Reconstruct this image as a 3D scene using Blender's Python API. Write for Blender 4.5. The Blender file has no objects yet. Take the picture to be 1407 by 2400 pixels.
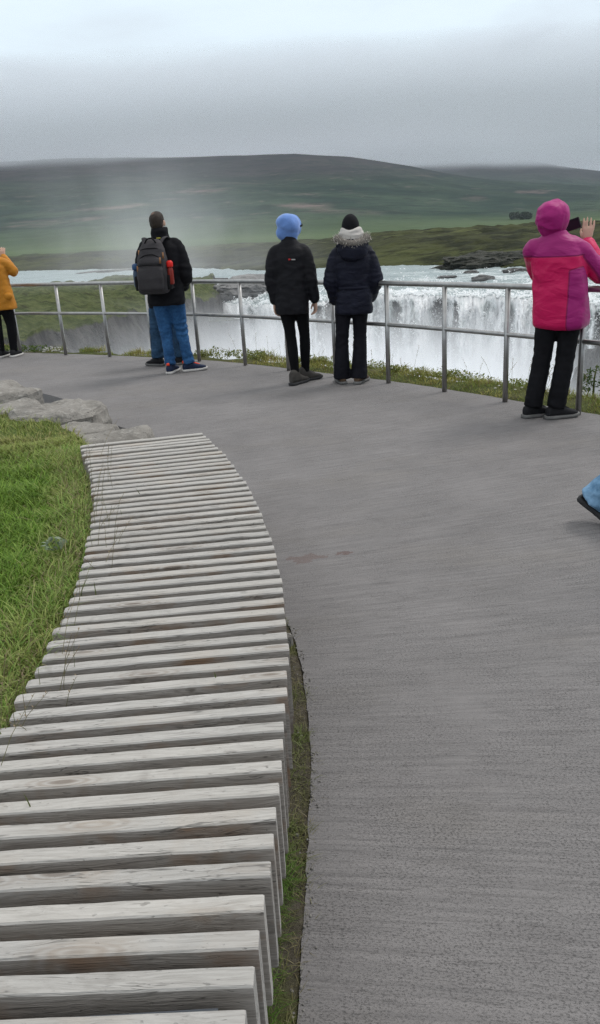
import bpy, bmesh, math, random
import numpy as np
from mathutils import Vector, Matrix, noise
random.seed(7); RNG = np.random.default_rng(11)
scene = bpy.context.scene
COL = scene.collection
R = math.radians

# ------------------------------------------------------------------ camera constants
FPX, PITCH, ROLL, CAMH = 1900.0, R(19.5), R(-3.5), 1.6
CF = Vector((0, math.cos(PITCH), -math.sin(PITCH)))
_r = Vector((1, 0, 0)); _u = _r.cross(CF)
CR = math.cos(ROLL) * _r + math.sin(ROLL) * _u
CU = -math.sin(ROLL) * _r + math.cos(ROLL) * _u
def ray(x, y): return CF + CR * ((x - 703.5) / FPX) - CU * ((y - 1200.0) / FPX)
def ground(x, y, z=0.0):
    d = ray(x, y); t = (z - CAMH) / d.z
    return Vector((0, 0, CAMH)) + d * t
def at(x, y, Y):
    d = ray(x, y); return Vector((0, 0, CAMH)) + d * (Y / d.y)
def azx(x):                      # X/Y ratio of a bearing at eye level
    return (x - 662.4) / 1407 * 0.6994 * 1.0 if False else -0.3293 + (x / 1407.0) * 0.6994

def interp(x, xs, ys): return float(np.interp(x, xs, ys))
def sstep(a, b, x):
    t = min(1, max(0, (x - a) / (b - a))); return t * t * (3 - 2 * t)
def fbm(x, y, z=0, o=4): return noise.fractal(Vector((x, y, z)), 1.0, 2.0, o)
def nz(x, y, z=0): return noise.noise(Vector((x, y, z)))

# ------------------------------------------------------------------ object helpers
def link(o): COL.objects.link(o); return o
def mesh_obj(name, verts, faces, mats, parent=None, smooth=True, mi=None):
    me = bpy.data.meshes.new(name)
    me.from_pydata([tuple(v) for v in verts], [], faces)
    if not isinstance(mats, (list, tuple)): mats = [mats]
    for m in mats: me.materials.append(m)
    if smooth: me.polygons.foreach_set('use_smooth', [True] * len(me.polygons))
    if mi is not None: me.polygons.foreach_set('material_index', mi)
    me.update()
    o = bpy.data.objects.new(name, me); link(o)
    if parent: o.parent = parent
    return o
def bm_obj(name, bm, mats, parent=None, smooth=False):
    me = bpy.data.meshes.new(name); bm.to_mesh(me); bm.free()
    if not isinstance(mats, (list, tuple)): mats = [mats]
    for m in mats: me.materials.append(m)
    if smooth: me.polygons.foreach_set('use_smooth', [True] * len(me.polygons))
    o = bpy.data.objects.new(name, me); link(o)
    if parent: o.parent = parent
    return o
def empty(name, loc=(0, 0, 0), rz=0):
    o = bpy.data.objects.new(name, None); link(o); o.location = loc; o.rotation_euler = (0, 0, rz)
    o.empty_display_size = .1
    return o
def tag(o, label=None, cat=None, group=None, kind=None):
    if label: o['label'] = label
    if cat: o['category'] = cat
    if group: o['group'] = group
    if kind: o['kind'] = kind
    return o

def catmull(P, n):
    P = [Vector(p) for p in P]; out = []
    Q = [P[0] * 2 - P[1]] + P + [P[-1] * 2 - P[-2]]
    for i in range(len(P) - 1):
        a, b, c, d = Q[i:i + 4]
        for k in range(n):
            t = k / n
            out.append(.5 * ((2 * b) + (c - a) * t + (2 * a - 5 * b + 4 * c - d) * t * t + (3 * b - a - 3 * c + d) * t ** 3))
    out.append(P[-1]); return out
def tube(P, rad, N=12, caps=True, round_caps=False, squash=None, up=None):
    """tube along points P with radius list; returns verts, faces. squash=(a,b) scales the section axes."""
    P = [Vector(p) for p in P]; n = len(P)
    if not hasattr(rad, '__len__'): rad = [rad] * n
    T = [(P[min(i + 1, n - 1)] - P[max(i - 1, 0)]).normalized() for i in range(n)]
    ref = Vector(up) if up else (Vector((0, 0, 1)) if abs(T[0].z) < .9 else Vector((0, 1, 0)))
    V, F = [], []
    a = (ref - T[0] * ref.dot(T[0])).normalized()
    if round_caps:
        P = [P[0] - T[0] * rad[0] * .8] + [P[0] - T[0] * rad[0] * .5] + P + [P[-1] + T[-1] * rad[-1] * .5] + [P[-1] + T[-1] * rad[-1] * .8]
        rad = [rad[0] * .45, rad[0] * .82] + list(rad) + [rad[-1] * .82, rad[-1] * .45]
        T = [T[0]] * 2 + T + [T[-1]] * 2; n = len(P)
    sa, sb = squash or (1, 1)
    for i in range(n):
        a = (a - T[i] * a.dot(T[i])).normalized(); b = T[i].cross(a)
        for k in range(N):
            th = 2 * math.pi * k / N
            V.append(P[i] + a * (math.cos(th) * rad[i] * sa) + b * (math.sin(th) * rad[i] * sb))
    for i in range(n - 1):
        for k in range(N):
            k2 = (k + 1) % N
            F.append((i * N + k, i * N + k2, (i + 1) * N + k2, (i + 1) * N + k))
    if caps:
        F.append(tuple(range(N - 1, -1, -1))); F.append(tuple((n - 1) * N + k for k in range(N)))
    return V, F
def loft(rings, N=24, exp=2.0):
    """rings: (center, xvec, yvec) elliptical sections (superellipse exponent), closed ends."""
    V, F = [], []
    for c, ax, ay in rings:
        c, ax, ay = Vector(c), Vector(ax), Vector(ay)
        for k in range(N):
            th = 2 * math.pi * k / N; co, si = math.cos(th), math.sin(th)
            V.append(c + ax * (math.copysign(abs(co) ** (2 / exp), co)) + ay * (math.copysign(abs(si) ** (2 / exp), si)))
    n = len(rings)
    for i in range(n - 1):
        for k in range(N):
            k2 = (k + 1) % N
            F.append((i * N + k, i * N + k2, (i + 1) * N + k2, (i + 1) * N + k))
    F.append(tuple(range(N - 1, -1, -1))); F.append(tuple((n - 1) * N + k for k in range(N)))
    return V, F
def ellipsoid(c, r, rot=None, seg=20, rings=12):
    V, F = [], []; c = Vector(c); M = rot or Matrix.Identity(3)
    for i in range(1, rings):
        ph = math.pi * i / rings
        for k in range(seg):
            th = 2 * math.pi * k / seg
            V.append(c + M @ Vector((r[0] * math.sin(ph) * math.cos(th), r[1] * math.sin(ph) * math.sin(th), r[2] * math.cos(ph))))
    top, bot = len(V), len(V) + 1
    V.append(c + M @ Vector((0, 0, r[2]))); V.append(c + M @ Vector((0, 0, -r[2])))
    for i in range(rings - 2):
        for k in range(seg):
            k2 = (k + 1) % seg
            F.append((i * seg + k, (i + 1) * seg + k, (i + 1) * seg + k2, i * seg + k2))
    for k in range(seg):
        k2 = (k + 1) % seg
        F.append((top, k, k2)); F.append((bot, (rings - 2) * seg + k2, (rings - 2) * seg + k))
    return V, F
def box(c, s, rot=None):
    c = Vector(c); M = rot or Matrix.Identity(3); V = []
    for x in (-1, 1):
        for y in (-1, 1):
            for z in (-1, 1): V.append(c + M @ Vector((x * s[0] / 2, y * s[1] / 2, z * s[2] / 2)))
    return V, [(0, 1, 3, 2), (4, 6, 7, 5), (0, 4, 5, 1), (2, 3, 7, 6), (0, 2, 6, 4), (1, 5, 7, 3)]
def join(parts):
    V, F = [], []
    for v, f in parts:
        o = len(V); V += list(v); F += [tuple(i + o for i in q) for q in f]
    return V, F
def fuse(parts, voxel=.012, smooth=4, fac=.5):
    """one continuous skin over overlapping closed shapes; returns verts (list of Vector), faces"""
    V, F = join(parts)
    me = bpy.data.meshes.new('tmp'); me.from_pydata([tuple(v) for v in V], [], F); me.update()
    bm = bmesh.new(); bm.from_mesh(me)
    # every shell must face outwards before the voxel pass
    bmesh.ops.recalc_face_normals(bm, faces=bm.faces); bm.to_mesh(me); bm.free()
    o = bpy.data.objects.new('tmp', me); link(o)
    m = o.modifiers.new('r', 'REMESH'); m.mode = 'VOXEL'; m.voxel_size = voxel; m.adaptivity = 0
    if smooth:
        s = o.modifiers.new('s', 'SMOOTH'); s.iterations = smooth; s.factor = fac
    dg = bpy.context.evaluated_depsgraph_get(); ev = o.evaluated_get(dg); em = ev.to_mesh()
    V2 = [v.co.copy() for v in em.vertices]; F2 = [tuple(p.vertices) for p in em.polygons]
    ev.to_mesh_clear(); bpy.data.objects.remove(o); bpy.data.meshes.remove(me)
    return V2, F2
def vnormals(V, F):
    A = np.array([tuple(v) for v in V]); N = np.zeros_like(A)
    for f in F:
        a, b, c = A[f[0]], A[f[1]], A[f[2]]; n = np.cross(b - a, c - a)
        for i in f: N[i] += n
    L = np.linalg.norm(N, axis=1); L[L == 0] = 1
    return N / L[:, None]
def displace(V, F, fn):
    N = vnormals(V, F)
    return [Vector(v) + Vector(n) * fn(v, n) for v, n in zip(V, N)]

# ------------------------------------------------------------------ material helpers
class NT:
    def __init__(self, name):
        self.m = bpy.data.materials.new(name); self.m.use_nodes = True
        self.t = self.m.node_tree; self.n = self.t.nodes
        self.b = self.n['Principled BSDF']; self.out = self.n['Material Output']
        self.b.inputs['Specular IOR Level'].default_value = .3
    def node(self, t, **kw):
        n = self.n.new(t)
        for k, v in kw.items(): setattr(n, k, v)
        return n
    def lk(self, a, b): self.t.links.new(a, b)
    def val(self, sock, v):
        if isinstance(v, (int, float)): sock.default_value = v
        elif isinstance(v, (tuple, list)):
            sock.default_value = (*v, 1) if len(sock.default_value) == 4 and len(v) == 3 else v
        else: self.lk(v, sock)
    def coord(self, kind='Object'): return self.node('ShaderNodeTexCoord').outputs[kind]
    def mapping(self, vec, scale=(1, 1, 1), rot=(0, 0, 0), loc=(0, 0, 0)):
        n = self.node('ShaderNodeMapping'); self.lk(vec, n.inputs[0])
        self.val(n.inputs['Scale'], scale); self.val(n.inputs['Rotation'], rot); self.val(n.inputs['Location'], loc); return n.outputs[0]
    def noise(self, vec, scale=5, detail=4, rough=.55, dist=0, out='Fac'):
        n = self.node('ShaderNodeTexNoise'); self.lk(vec, n.inputs['Vector'])
        n.inputs['Scale'].default_value = scale; n.inputs['Detail'].default_value = detail
        n.inputs['Roughness'].default_value = rough; n.inputs['Distortion'].default_value = dist
        return n.outputs[out]
    def voro(self, vec, scale=5, feature='F1', rand=1):
        n = self.node('ShaderNodeTexVoronoi', feature=feature); self.lk(vec, n.inputs['Vector'])
        n.inputs['Scale'].default_value = scale; n.inputs['Randomness'].default_value = rand
        return n.outputs[0]
    def math(self, op, a, b=0.0, c=0.0, clamp=False):
        n = self.node('ShaderNodeMath', operation=op, use_clamp=clamp)
        self.val(n.inputs[0], a); self.val(n.inputs[1], b)
        if len(n.inputs) > 2: self.val(n.inputs[2], c)
        return n.outputs[0]
    def mr(self, v, a, b, c=0.0, d=1.0, smooth=False):
        n = self.node('ShaderNodeMapRange', interpolation_type='SMOOTHSTEP' if smooth else 'LINEAR')
        self.lk(v, n.inputs[0])
        for i, q in enumerate((a, b, c, d)): self.val(n.inputs[i + 1], q)
        return n.outputs[0]
    def ramp(self, v, stops):
        n = self.node('ShaderNodeValToRGB'); self.lk(v, n.inputs[0]); e = n.color_ramp.elements
        while len(e) < len(stops): e.new(.5)
        for q, (p, c) in zip(e, stops): q.position = p; q.color = (*c, 1) if len(c) == 3 else c
        return n.outputs[0]
    def mix(self, f, a, b, mode='MIX'):
        n = self.node('ShaderNodeMix', data_type='RGBA', blend_type=mode)
        self.val(n.inputs[0], f); self.val(n.inputs[6], a); self.val(n.inputs[7], b); return n.outputs[2]
    def xyz(self, vec):
        n = self.node('ShaderNodeSeparateXYZ'); self.lk(vec, n.inputs[0]); return n.outputs
    def comb(self, x, y, z):
        n = self.node('ShaderNodeCombineXYZ')
        for i, q in enumerate((x, y, z)): self.val(n.inputs[i], q)
        return n.outputs[0]
    def vadd(self, a, b):
        n = self.node('ShaderNodeVectorMath', operation='ADD'); self.lk(a, n.inputs[0]); self.val(n.inputs[1], b); return n.outputs[0]
    def bump(self, h, strength=.5, dist=.01, normal=None):
        n = self.node('ShaderNodeBump'); self.lk(h, n.inputs['Height'])
        n.inputs['Strength'].default_value = strength; n.inputs['Distance'].default_value = dist
        if normal: self.lk(normal, n.inputs['Normal'])
        return n.outputs[0]
    def fin(self, color=None, rough=None, normal=None, metal=None, spec=None):
        if color is not None: self.val(self.b.inputs['Base Color'], color)
        if rough is not None: self.val(self.b.inputs['Roughness'], rough)
        if normal is not None: self.lk(normal, self.b.inputs['Normal'])
        if metal is not None: self.b.inputs['Metallic'].default_value = metal
        if spec is not None: self.b.inputs['Specular IOR Level'].default_value = spec
        return self.m
    def rnd(self): return self.node('ShaderNodeObjectInfo').outputs['Random']
# ================================================================== camera, sky, sun
cam = bpy.data.cameras.new('camera'); co = bpy.data.objects.new('camera', cam); link(co)
cam.sensor_fit = 'VERTICAL'; cam.sensor_height = 36.0; cam.lens = FPX / 2400.0 * 36.0
cam.clip_start = .05; cam.clip_end = 20000
M = Matrix((CR, CU, -CF)).transposed().to_4x4(); M.translation = Vector((0, 0, CAMH)); co.matrix_world = M
scene.camera = co
scene.view_settings.view_transform = 'Standard'; scene.view_settings.look = 'None'
scene.view_settings.exposure = 0.5; scene.view_settings.gamma = 1.0
scene.cycles.max_bounces = 8; scene.cycles.transparent_max_bounces = 16
scene.cycles.use_denoising = True; scene.cycles.denoising_prefilter = 'NONE'
scene.cycles.volume_step_rate = 1.0; scene.cycles.volume_max_steps = 128; scene.cycles.volume_bounces = 5

SUN_EL, SUN_AZ = R(56), R(60)      # high behind the cloud, ahead and to the right
w = bpy.data.worlds.new('World'); scene.world = w; w.use_nodes = True
nt = w.node_tree; N = nt.nodes; bg = N['Background']; bg.inputs['Strength'].default_value = .1
sky = N.new('ShaderNodeTexSky'); sky.sky_type = 'NISHITA'; sky.sun_disc = False
sky.sun_elevation = SUN_EL; sky.sun_rotation = SUN_AZ; sky.dust_density = 3.0
tc = N.new('ShaderNodeTexCoord'); sp = N.new('ShaderNodeSeparateXYZ'); nt.links.new(tc.outputs['Generated'], sp.inputs[0])
mp = N.new('ShaderNodeMapping'); mp.inputs['Scale'].default_value = (1.0, 1.0, 3.4); nt.links.new(tc.outputs['Generated'], mp.inputs[0])
n1 = N.new('ShaderNodeTexNoise'); n1.inputs['Scale'].default_value = 2.6; n1.inputs['Detail'].default_value = 5; n1.inputs['Roughness'].default_value = .56
n1.inputs['Distortion'].default_value = .3
nt.links.new(mp.outputs[0], n1.inputs['Vector'])
# cloud cover: the noise lifts and drops the layers of the overcast
a1 = N.new('ShaderNodeMath'); a1.operation = 'MULTIPLY_ADD'; nt.links.new(n1.outputs['Fac'], a1.inputs[0]); a1.inputs[1].default_value = .32
nt.links.new(sp.outputs['Z'], a1.inputs[2])
a2 = N.new('ShaderNodeMath'); a2.operation = 'SUBTRACT'; nt.links.new(a1.outputs[0], a2.inputs[0]); a2.inputs[1].default_value = .16
cr = N.new('ShaderNodeValToRGB'); nt.links.new(a2.outputs[0], cr.inputs[0])
stops = [(0.0, (.325, .348, .385)), (.075, (.345, .37, .41)), (.12, (.43, .475, .525)), (.165, (.545, .61, .67)), (.215, (.61, .70, .765)), (.30, (.65, .74, .80)), (.45, (.74, .80, .84)), (1.0, (1.0, 1.0, .985))]
e = cr.color_ramp.elements
while len(e) < len(stops): e.new(.5)
for q, (p, c) in zip(e, stops): q.position = p; q.color = (*c, 1)
sc10 = N.new('ShaderNodeMix'); sc10.data_type = 'RGBA'; sc10.blend_type = 'MULTIPLY'; sc10.inputs[0].default_value = 1
nt.links.new(cr.outputs[0], sc10.inputs[6]); sc10.inputs[7].default_value = (10.0, 10.0, 10.0, 1)
mxs = N.new('ShaderNodeMix'); mxs.data_type = 'RGBA'; mxs.inputs[0].default_value = .93
nt.links.new(sky.outputs[0], mxs.inputs[6]); nt.links.new(sc10.outputs[2], mxs.inputs[7]); nt.links.new(mxs.outputs[2], bg.inputs[0])

sl = bpy.data.lights.new('sun', 'SUN'); sl.energy = 1.1; sl.angle = R(16); sl.color = (1, .965, .92)
so = bpy.data.objects.new('sun', sl); link(so)
sd = Vector((math.sin(SUN_AZ) * math.cos(SUN_EL), math.cos(SUN_AZ) * math.cos(SUN_EL), math.sin(SUN_EL)))
so.rotation_euler = sd.to_track_quat('Z', 'Y').to_euler(); so.location = (0, 0, 50)

# ================================================================== materials of the place
def concrete():
    T = NT('concrete'); P = T.coord('Object'); x, y, z = T.xyz(P)
    g = T.math('SUBTRACT', y, T.math('MULTIPLY', x, T.mr(y, .9, 5.2, -.17, .29, True)))     # broom strokes fan with the curve of the path
    wob = T.noise(P, 3.0, 3, .5); g = T.math('ADD', g, T.math('MULTIPLY', wob, .02))
    st = T.comb(T.math('MULTIPLY', x, 2.2), T.math('MULTIPLY', g, 60.0), 0)
    brush = T.noise(st, 1.0, 4, .65)
    st2 = T.comb(T.math('MULTIPLY', x, .8), T.math('MULTIPLY', g, 15.0), 3.3)
    lines = T.noise(st2, 1.0, 3, .5)
    groove = T.math('MULTIPLY', T.mr(lines, .60, .74), T.mr(T.noise(P, 5.0, 3), .42, .62))                       # a deeper stroke here and there
    st3 = T.comb(T.math('MULTIPLY', x, 115.0), T.math('MULTIPLY', g, 210.0), 0)
    pit = T.noise(st3, 1.0, 4, .7)
    mid = T.noise(T.comb(T.math('MULTIPLY', x, 5.0), T.math('MULTIPLY', g, 34.0), 7), 1.0, 4, .7)
    spk = T.mr(T.noise(P, 150, 3, .7), .60, .74)
    pits = T.math('MAXIMUM', T.mr(pit, .535, .70), T.math('MULTIPLY', spk, .9)); pits = T.math('MULTIPLY', pits, T.mr(T.noise(P, 3.1, 4, .65), .30, .62, .25, 1.0))
    grain = T.noise(P, 330, 2, .6)
    big = T.noise(P, .9, 4, .6)
    base = T.mix(T.mr(big, .3, .7), (.160, .151, .149), (.206, .195, .193))
    base = T.mix(T.mr(T.noise(T.mapping(P, (.5, .9, 1)), 1.7, 4, .6), .52, .72), base, (.182, .169, .160))
    base = T.mix(T.math('MULTIPLY', T.mr(brush, .38, .66), .5), base, (.105, .10, .10))
    # thin torn broom lines
    for fx_, fg_, wd_, amt_, ofs in ((1.1, 24.0, .010, .55, 7.0), (2.4, 70.0, .030, .5, 17.0)):
        ln = T.noise(T.comb(T.math('MULTIPLY', x, fx_), T.math('MULTIPLY', g, fg_), ofs), 1.0, 3, .6)
        ln = T.mr(T.math('ABSOLUTE', T.math('SUBTRACT', ln, .5)), wd_, wd_ * .25)
        brk = T.mr(T.noise(T.comb(T.math('MULTIPLY', x, 4.0), T.math('MULTIPLY', g, 30.0), ofs + 3), 1.0, 5, .75), .45, .58)
        base = T.mix(T.math('MULTIPLY', T.math('MULTIPLY', ln, brk), amt_), base, (.08, .075, .074))
    base = T.mix(T.math('MULTIPLY', T.mr(mid, .44, .30), .10), base, (.30, .285, .28))
    base = T.mix(T.math('MULTIPLY', groove, .42), base, (.10, .093, .093))
    base = T.mix(T.math('MULTIPLY', pits, .78), base, (.07, .068, .067))
    base = T.mix(T.mr(grain, .66, .8, 0, .5), base, (.42, .41, .41))
    # reddish dried spill by the bench
    sx = T.math('SUBTRACT', x, .01); sy = T.math('SUBTRACT', y, 3.80)
    dd = T.math('ADD', T.math('POWER', T.math('DIVIDE', sx, .125), 2.0), T.math('POWER', T.math('DIVIDE', T.math('SUBTRACT', sy, T.math('MULTIPLY', sx, .10)), .070), 2.0))
    blot = T.math('SUBTRACT', T.math('ADD', dd, T.math('MULTIPLY', T.noise(P, 15, 4, .65), 5.0)), 2.55)
    base = T.mix(T.mr(blot, .45, .3, 0, .5), base, (.115, .075, .066))
    sx2 = T.math('SUBTRACT', x, .205); sy2 = T.math('SUBTRACT', y, 3.845)
    d2 = T.math('ADD', T.math('POWER', T.math('DIVIDE', sx2, .06), 2.0), T.math('POWER', T.math('DIVIDE', sy2, .030), 2.0))
    b2 = T.math('SUBTRACT', T.math('ADD', d2, T.math('MULTIPLY', T.noise(P, 24, 4, .65), 5.0)), 2.6)
    base = T.mix(T.mr(b2, .45, .3, 0, .7), base, (.105, .066, .06))
    h = T.math('ADD', T.math('MULTIPLY', brush, .6), T.math('MULTIPLY', pits, -.8))
    h = T.math('ADD', h, T.math('MULTIPLY', groove, -.8)); h = T.math('ADD', h, T.math('MULTIPLY', pit, .5))
    return T.fin(base, .82, T.bump(h, .75, .006), spec=.25)
def soil(name, c1, c2, c3, sc=9):
    T = NT(name); P = T.coord('Object'); a = T.noise(P, sc, 5, .65); b = T.noise(P, sc * .18, 3)
    c = T.mix(T.mr(a, .35, .65), c1, c2); c = T.mix(T.mr(b, .5, .66), c, c3)
    return T.fin(c, .95, T.bump(T.noise(P, sc * 4, 5, .7), .9, .03), spec=.1)
def wood(name, light, dark, stain, stain_amt):
    T = NT(name); P = T.coord('Object'); r = T.rnd()
    off = T.comb(T.math('MULTIPLY', r, 37.0), T.math('MULTIPLY', r, 91.0), T.math('MULTIPLY', r, 53.0)); Q = T.vadd(P, off)
    tone = T.noise(T.mapping(Q, (3.5, 12, 12)), 1.0, 3, .55)
    warp = T.noise(T.mapping(Q, (3.0, 9, 9)), 1.0, 2, .5, out='Color')
    wv = T.node('ShaderNodeVectorMath', operation='MULTIPLY'); T.lk(warp, wv.inputs[0]); wv.inputs[1].default_value = (.0, .06, .06)
    Q2 = T.vadd(Q, wv.outputs[0])
    grain = T.noise(T.mapping(Q2, (7, 190, 190)), 1.0, 3, .65)
    fine = T.noise(T.mapping(Q2, (16, 420, 420)), 1.0, 2, .6)
    c = T.mix(T.mr(grain, .30, .62), dark, light)
    c = T.mix(T.mr(tone, .58, .72, 0, .45), c, tuple(q * .72 for q in light))
    c = T.mix(T.mr(fine, .62, .74, 0, .6), c, tuple(q * .4 for q in dark))
    # knots: ring-grained spots, few per board
    vk = T.node('ShaderNodeTexVoronoi'); T.lk(T.mapping(Q, (3.2, 13, 5)), vk.inputs['Vector']); vk.inputs['Scale'].default_value = 1.0
    kd = vk.outputs['Distance']; ks = T.xyz(vk.outputs['Color'])[0]
    on = T.math('GREATER_THAN', ks, .42)
    ring = T.math('SINE', T.math('MULTIPLY', kd, 75.0))
    kmask = T.math('MULTIPLY', T.mr(kd, .40, .2), on)
    c = T.mix(T.math('MULTIPLY', kmask, T.mr(ring, -1, 1, .10, .55)), c, (.17, .125, .09))
    core = T.math('MULTIPLY', T.mr(kd, .15, .09), on)
    c = T.mix(T.math('MULTIPLY', core, .8), c, (.085, .06, .045))
    sn = T.noise(T.mapping(Q, (4.0, 3, 7)), 1.0, 4, .6)
    c = T.mix(T.mr(sn, .52, .68, 0, stain_amt), c, stain)
    sd2 = T.noise(T.mapping(Q, (9, 4, 14)), 1.0, 3, .6)
    c = T.mix(T.mr(sd2, .66, .74, 0, stain_amt * .8), c, (.045, .035, .028))
    # small pocks and checks
    pk = T.noise(T.mapping(Q2, (45, 160, 160)), 1.0, 2, .5)
    c = T.mix(T.mr(pk, .70, .76, 0, .6), c, tuple(q * .3 for q in dark))
    # every board has weathered to its own tone
    c = T.mix(T.math('MULTIPLY', T.math('FRACT', T.math('MULTIPLY', r, 7.31)), .34), c, tuple(q * .55 for q in light)); c = T.mix(T.math('MULTIPLY', T.math('FRACT', T.math('MULTIPLY', r, 13.7)), .22), c, tuple(q * k_ for q, k_ in zip(light, (1.05, 1.0, .93))))
    ck = T.noise(T.mapping(Q2, (2.2, 60, 60)), 1.0, 3, .6); ck = T.math('MULTIPLY', T.mr(T.math('ABSOLUTE', T.math('SUBTRACT', ck, .5)), .022, .006), T.mr(T.noise(T.mapping(Q, (5, 20, 20)), 1.0, 2), .52, .62))
    c = T.mix(T.math('MULTIPLY', ck, .75), c, tuple(q * .3 for q in dark))
    h = T.math('ADD', grain, T.math('MULTIPLY', fine, .6)); h = T.math('SUBTRACT', h, T.mr(pk, .68, .74, 0, .8))
    return T.fin(c, .85, T.bump(h, .6, .004), spec=.2)
def steel():
    T = NT('brushed_steel'); P = T.coord('Object')
    n = T.noise(P, 14, 4, .6); c = T.mix(T.mr(n, .35, .7), (.30, .296, .29), (.40, .396, .39))
    return T.fin(c, T.mr(T.noise(P, 60, 2), .3, .7, .36, .5), metal=1.0)
def rockmat(name, c1, c2, c3, sc=4.0, bump=.9, dist=.04, rough=.9):
    T = NT(name); P = T.coord('Object')
    a = T.noise(P, sc, 6, .65); b = T.noise(P, sc * 5, 5, .7); v = T.voro(P, sc * 2.2)
    c = T.mix(T.mr(a, .35, .65), c1, c2); c = T.mix(T.mr(b, .52, .68, 0, .75), c, c3)
    c = T.mix(T.mr(T.noise(P, sc * 14, 3, .6), .6, .72, 0, .7), c, tuple(q * .35 for q in c1))
    h = T.math('ADD', T.math('MULTIPLY', a, 1.2), T.math('MULTIPLY', b, .6)); h = T.math('ADD', h, T.math('MULTIPLY', v, .3))
    return T.fin(c, rough, T.bump(h, bump, dist), spec=.2)
def leaf(name, layer='tint', rough=.6, transl=.25):
    T = NT(name); a = T.node('ShaderNodeVertexColor'); a.layer_name = layer
    T.fin(a.outputs[0], rough, spec=.25)
    tr = T.node('ShaderNodeBsdfTranslucent'); T.lk(a.outputs[0], tr.inputs[0])
    mx = T.node('ShaderNodeMixShader'); mx.inputs[0].default_value = transl
    T.lk(T.b.outputs[0], mx.inputs[1]); T.lk(tr.outputs[0], mx.inputs[2]); T.lk(mx.outputs[0], T.out.inputs[0])
    return T.m
M_CONC = concrete()
M_SOIL = soil('turf_soil', (.055, .085, .018), (.090, .120, .028), (.11, .11, .045))
M_DIRT = soil('edge_dirt', (.085, .075, .054), (.14, .122, .094), (.095, .10, .04), 30)
M_BANK = soil('bank_soil', (.07, .085, .025), (.05, .055, .022), (.09, .085, .04), 5)
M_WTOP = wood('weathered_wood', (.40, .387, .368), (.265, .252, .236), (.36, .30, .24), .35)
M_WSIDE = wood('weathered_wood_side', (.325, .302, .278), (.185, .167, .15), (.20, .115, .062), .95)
M_STEEL = steel()
M_ROCK = rockmat('grey_rock', (.14, .131, .118), (.24, .225, .205), (.33, .315, .29), 3.0, .9, .03)
M_LEAF = leaf('grass_blade')

# ================================================================== platform edge and fence curve
LEFT_EDGE = [(-.30, -3), (-.16, 0), (-.10, .9), (-.07, 1.26), (-.062, 1.42), (-.048, 1.58), (-.035, 1.82), (-.012, 2.12), (-.017, 2.35), (-.022, 2.62), (-.045, 2.86), (-.085, 3.1), (-.19, 3.45), (-.48, 4.1), (-.75, 4.75), (-.95, 5.3), (-1.1, 6.2), (-1.25, 6.69), (-1.67, 7.25), (-1.97, 7.9), (-2.7, 8.9), (-3.46, 9.63), (-5.2, 11.0), (-9, 12.8)]
POSTS = [(-9.6, 14.75), (-8.85, 14.5), (-8.05, 14.2), (-7.28, 13.9), (-6.5, 13.58), (-5.7, 13.22), (-4.9, 12.86), (-4.08, 12.47), (-3.276, 12.01), (-2.54, 11.552), (-1.85, 11.09), (-1.185, 10.62), (-.56, 10.05), (-.03, 9.48), (.485, 8.91), (.997, 8.342), (1.463, 7.737), (1.891, 7.128), (2.324, 6.487), (2.72, 5.83), (3.06, 5.14), (3.34, 4.43), (3.56, 3.7), (3.72, 2.95), (3.82, 2.2), (3.88, 1.4), (3.9, .6)]
FEN = catmull([(x, y, 0) for x, y in POSTS], 8)
def fen_normal(i):
    t = FEN[min(i + 1, len(FEN) - 1)] - FEN[max(i - 1, 0)]; t.z = 0; t.normalize(); return Vector((-t.y, t.x, 0))
FN = [fen_normal(i) for i in range(len(FEN))]
FN = [n if n.dot(FEN[i] - Vector((-3, 3, 0))) > 0 else -n for i, n in enumerate(FN)]
le = catmull([(x, y, 0) for x, y in LEFT_EDGE], 10)
def jag(i, p): return Vector((.007 * nz(p.y * 9, p.x * 9) + .005 * nz(p.y * 31, 4), 0, 0))
edge_pts = [p + jag(i, p) for i, p in enumerate(le)]
outer = [FEN[i] + FN[i] * (.10 + .02 * nz(i * .7, 2.2)) for i in range(len(FEN))]
outer = outer + [Vector((4.05, -.5, 0)), Vector((4.05, -3, 0))]
bm = bmesh.new()
vs = [bm.verts.new(p) for p in edge_pts] + [bm.verts.new(p) for p in outer]
bm.faces.new(vs)
bmesh.ops.recalc_face_normals(bm, faces=bm.faces)
if bm.faces[0].normal.z < 0 if hasattr(bm.faces, 'ensure_lookup_table') and not bm.faces.ensure_lookup_table() else False:
    bmesh.ops.reverse_faces(bm, faces=bm.faces)
ex = bmesh.ops.extrude_face_region(bm, geom=list(bm.faces))
for v in [g for g in ex['geom'] if isinstance(g, bmesh.types.BMVert)]: v.co.z -= .18
bmesh.ops.recalc_face_normals(bm, faces=bm.faces)
bmesh.ops.triangulate(bm, faces=bm.faces)
tag(bm_obj('pavement', bm, M_CONC), kind='structure')

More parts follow.
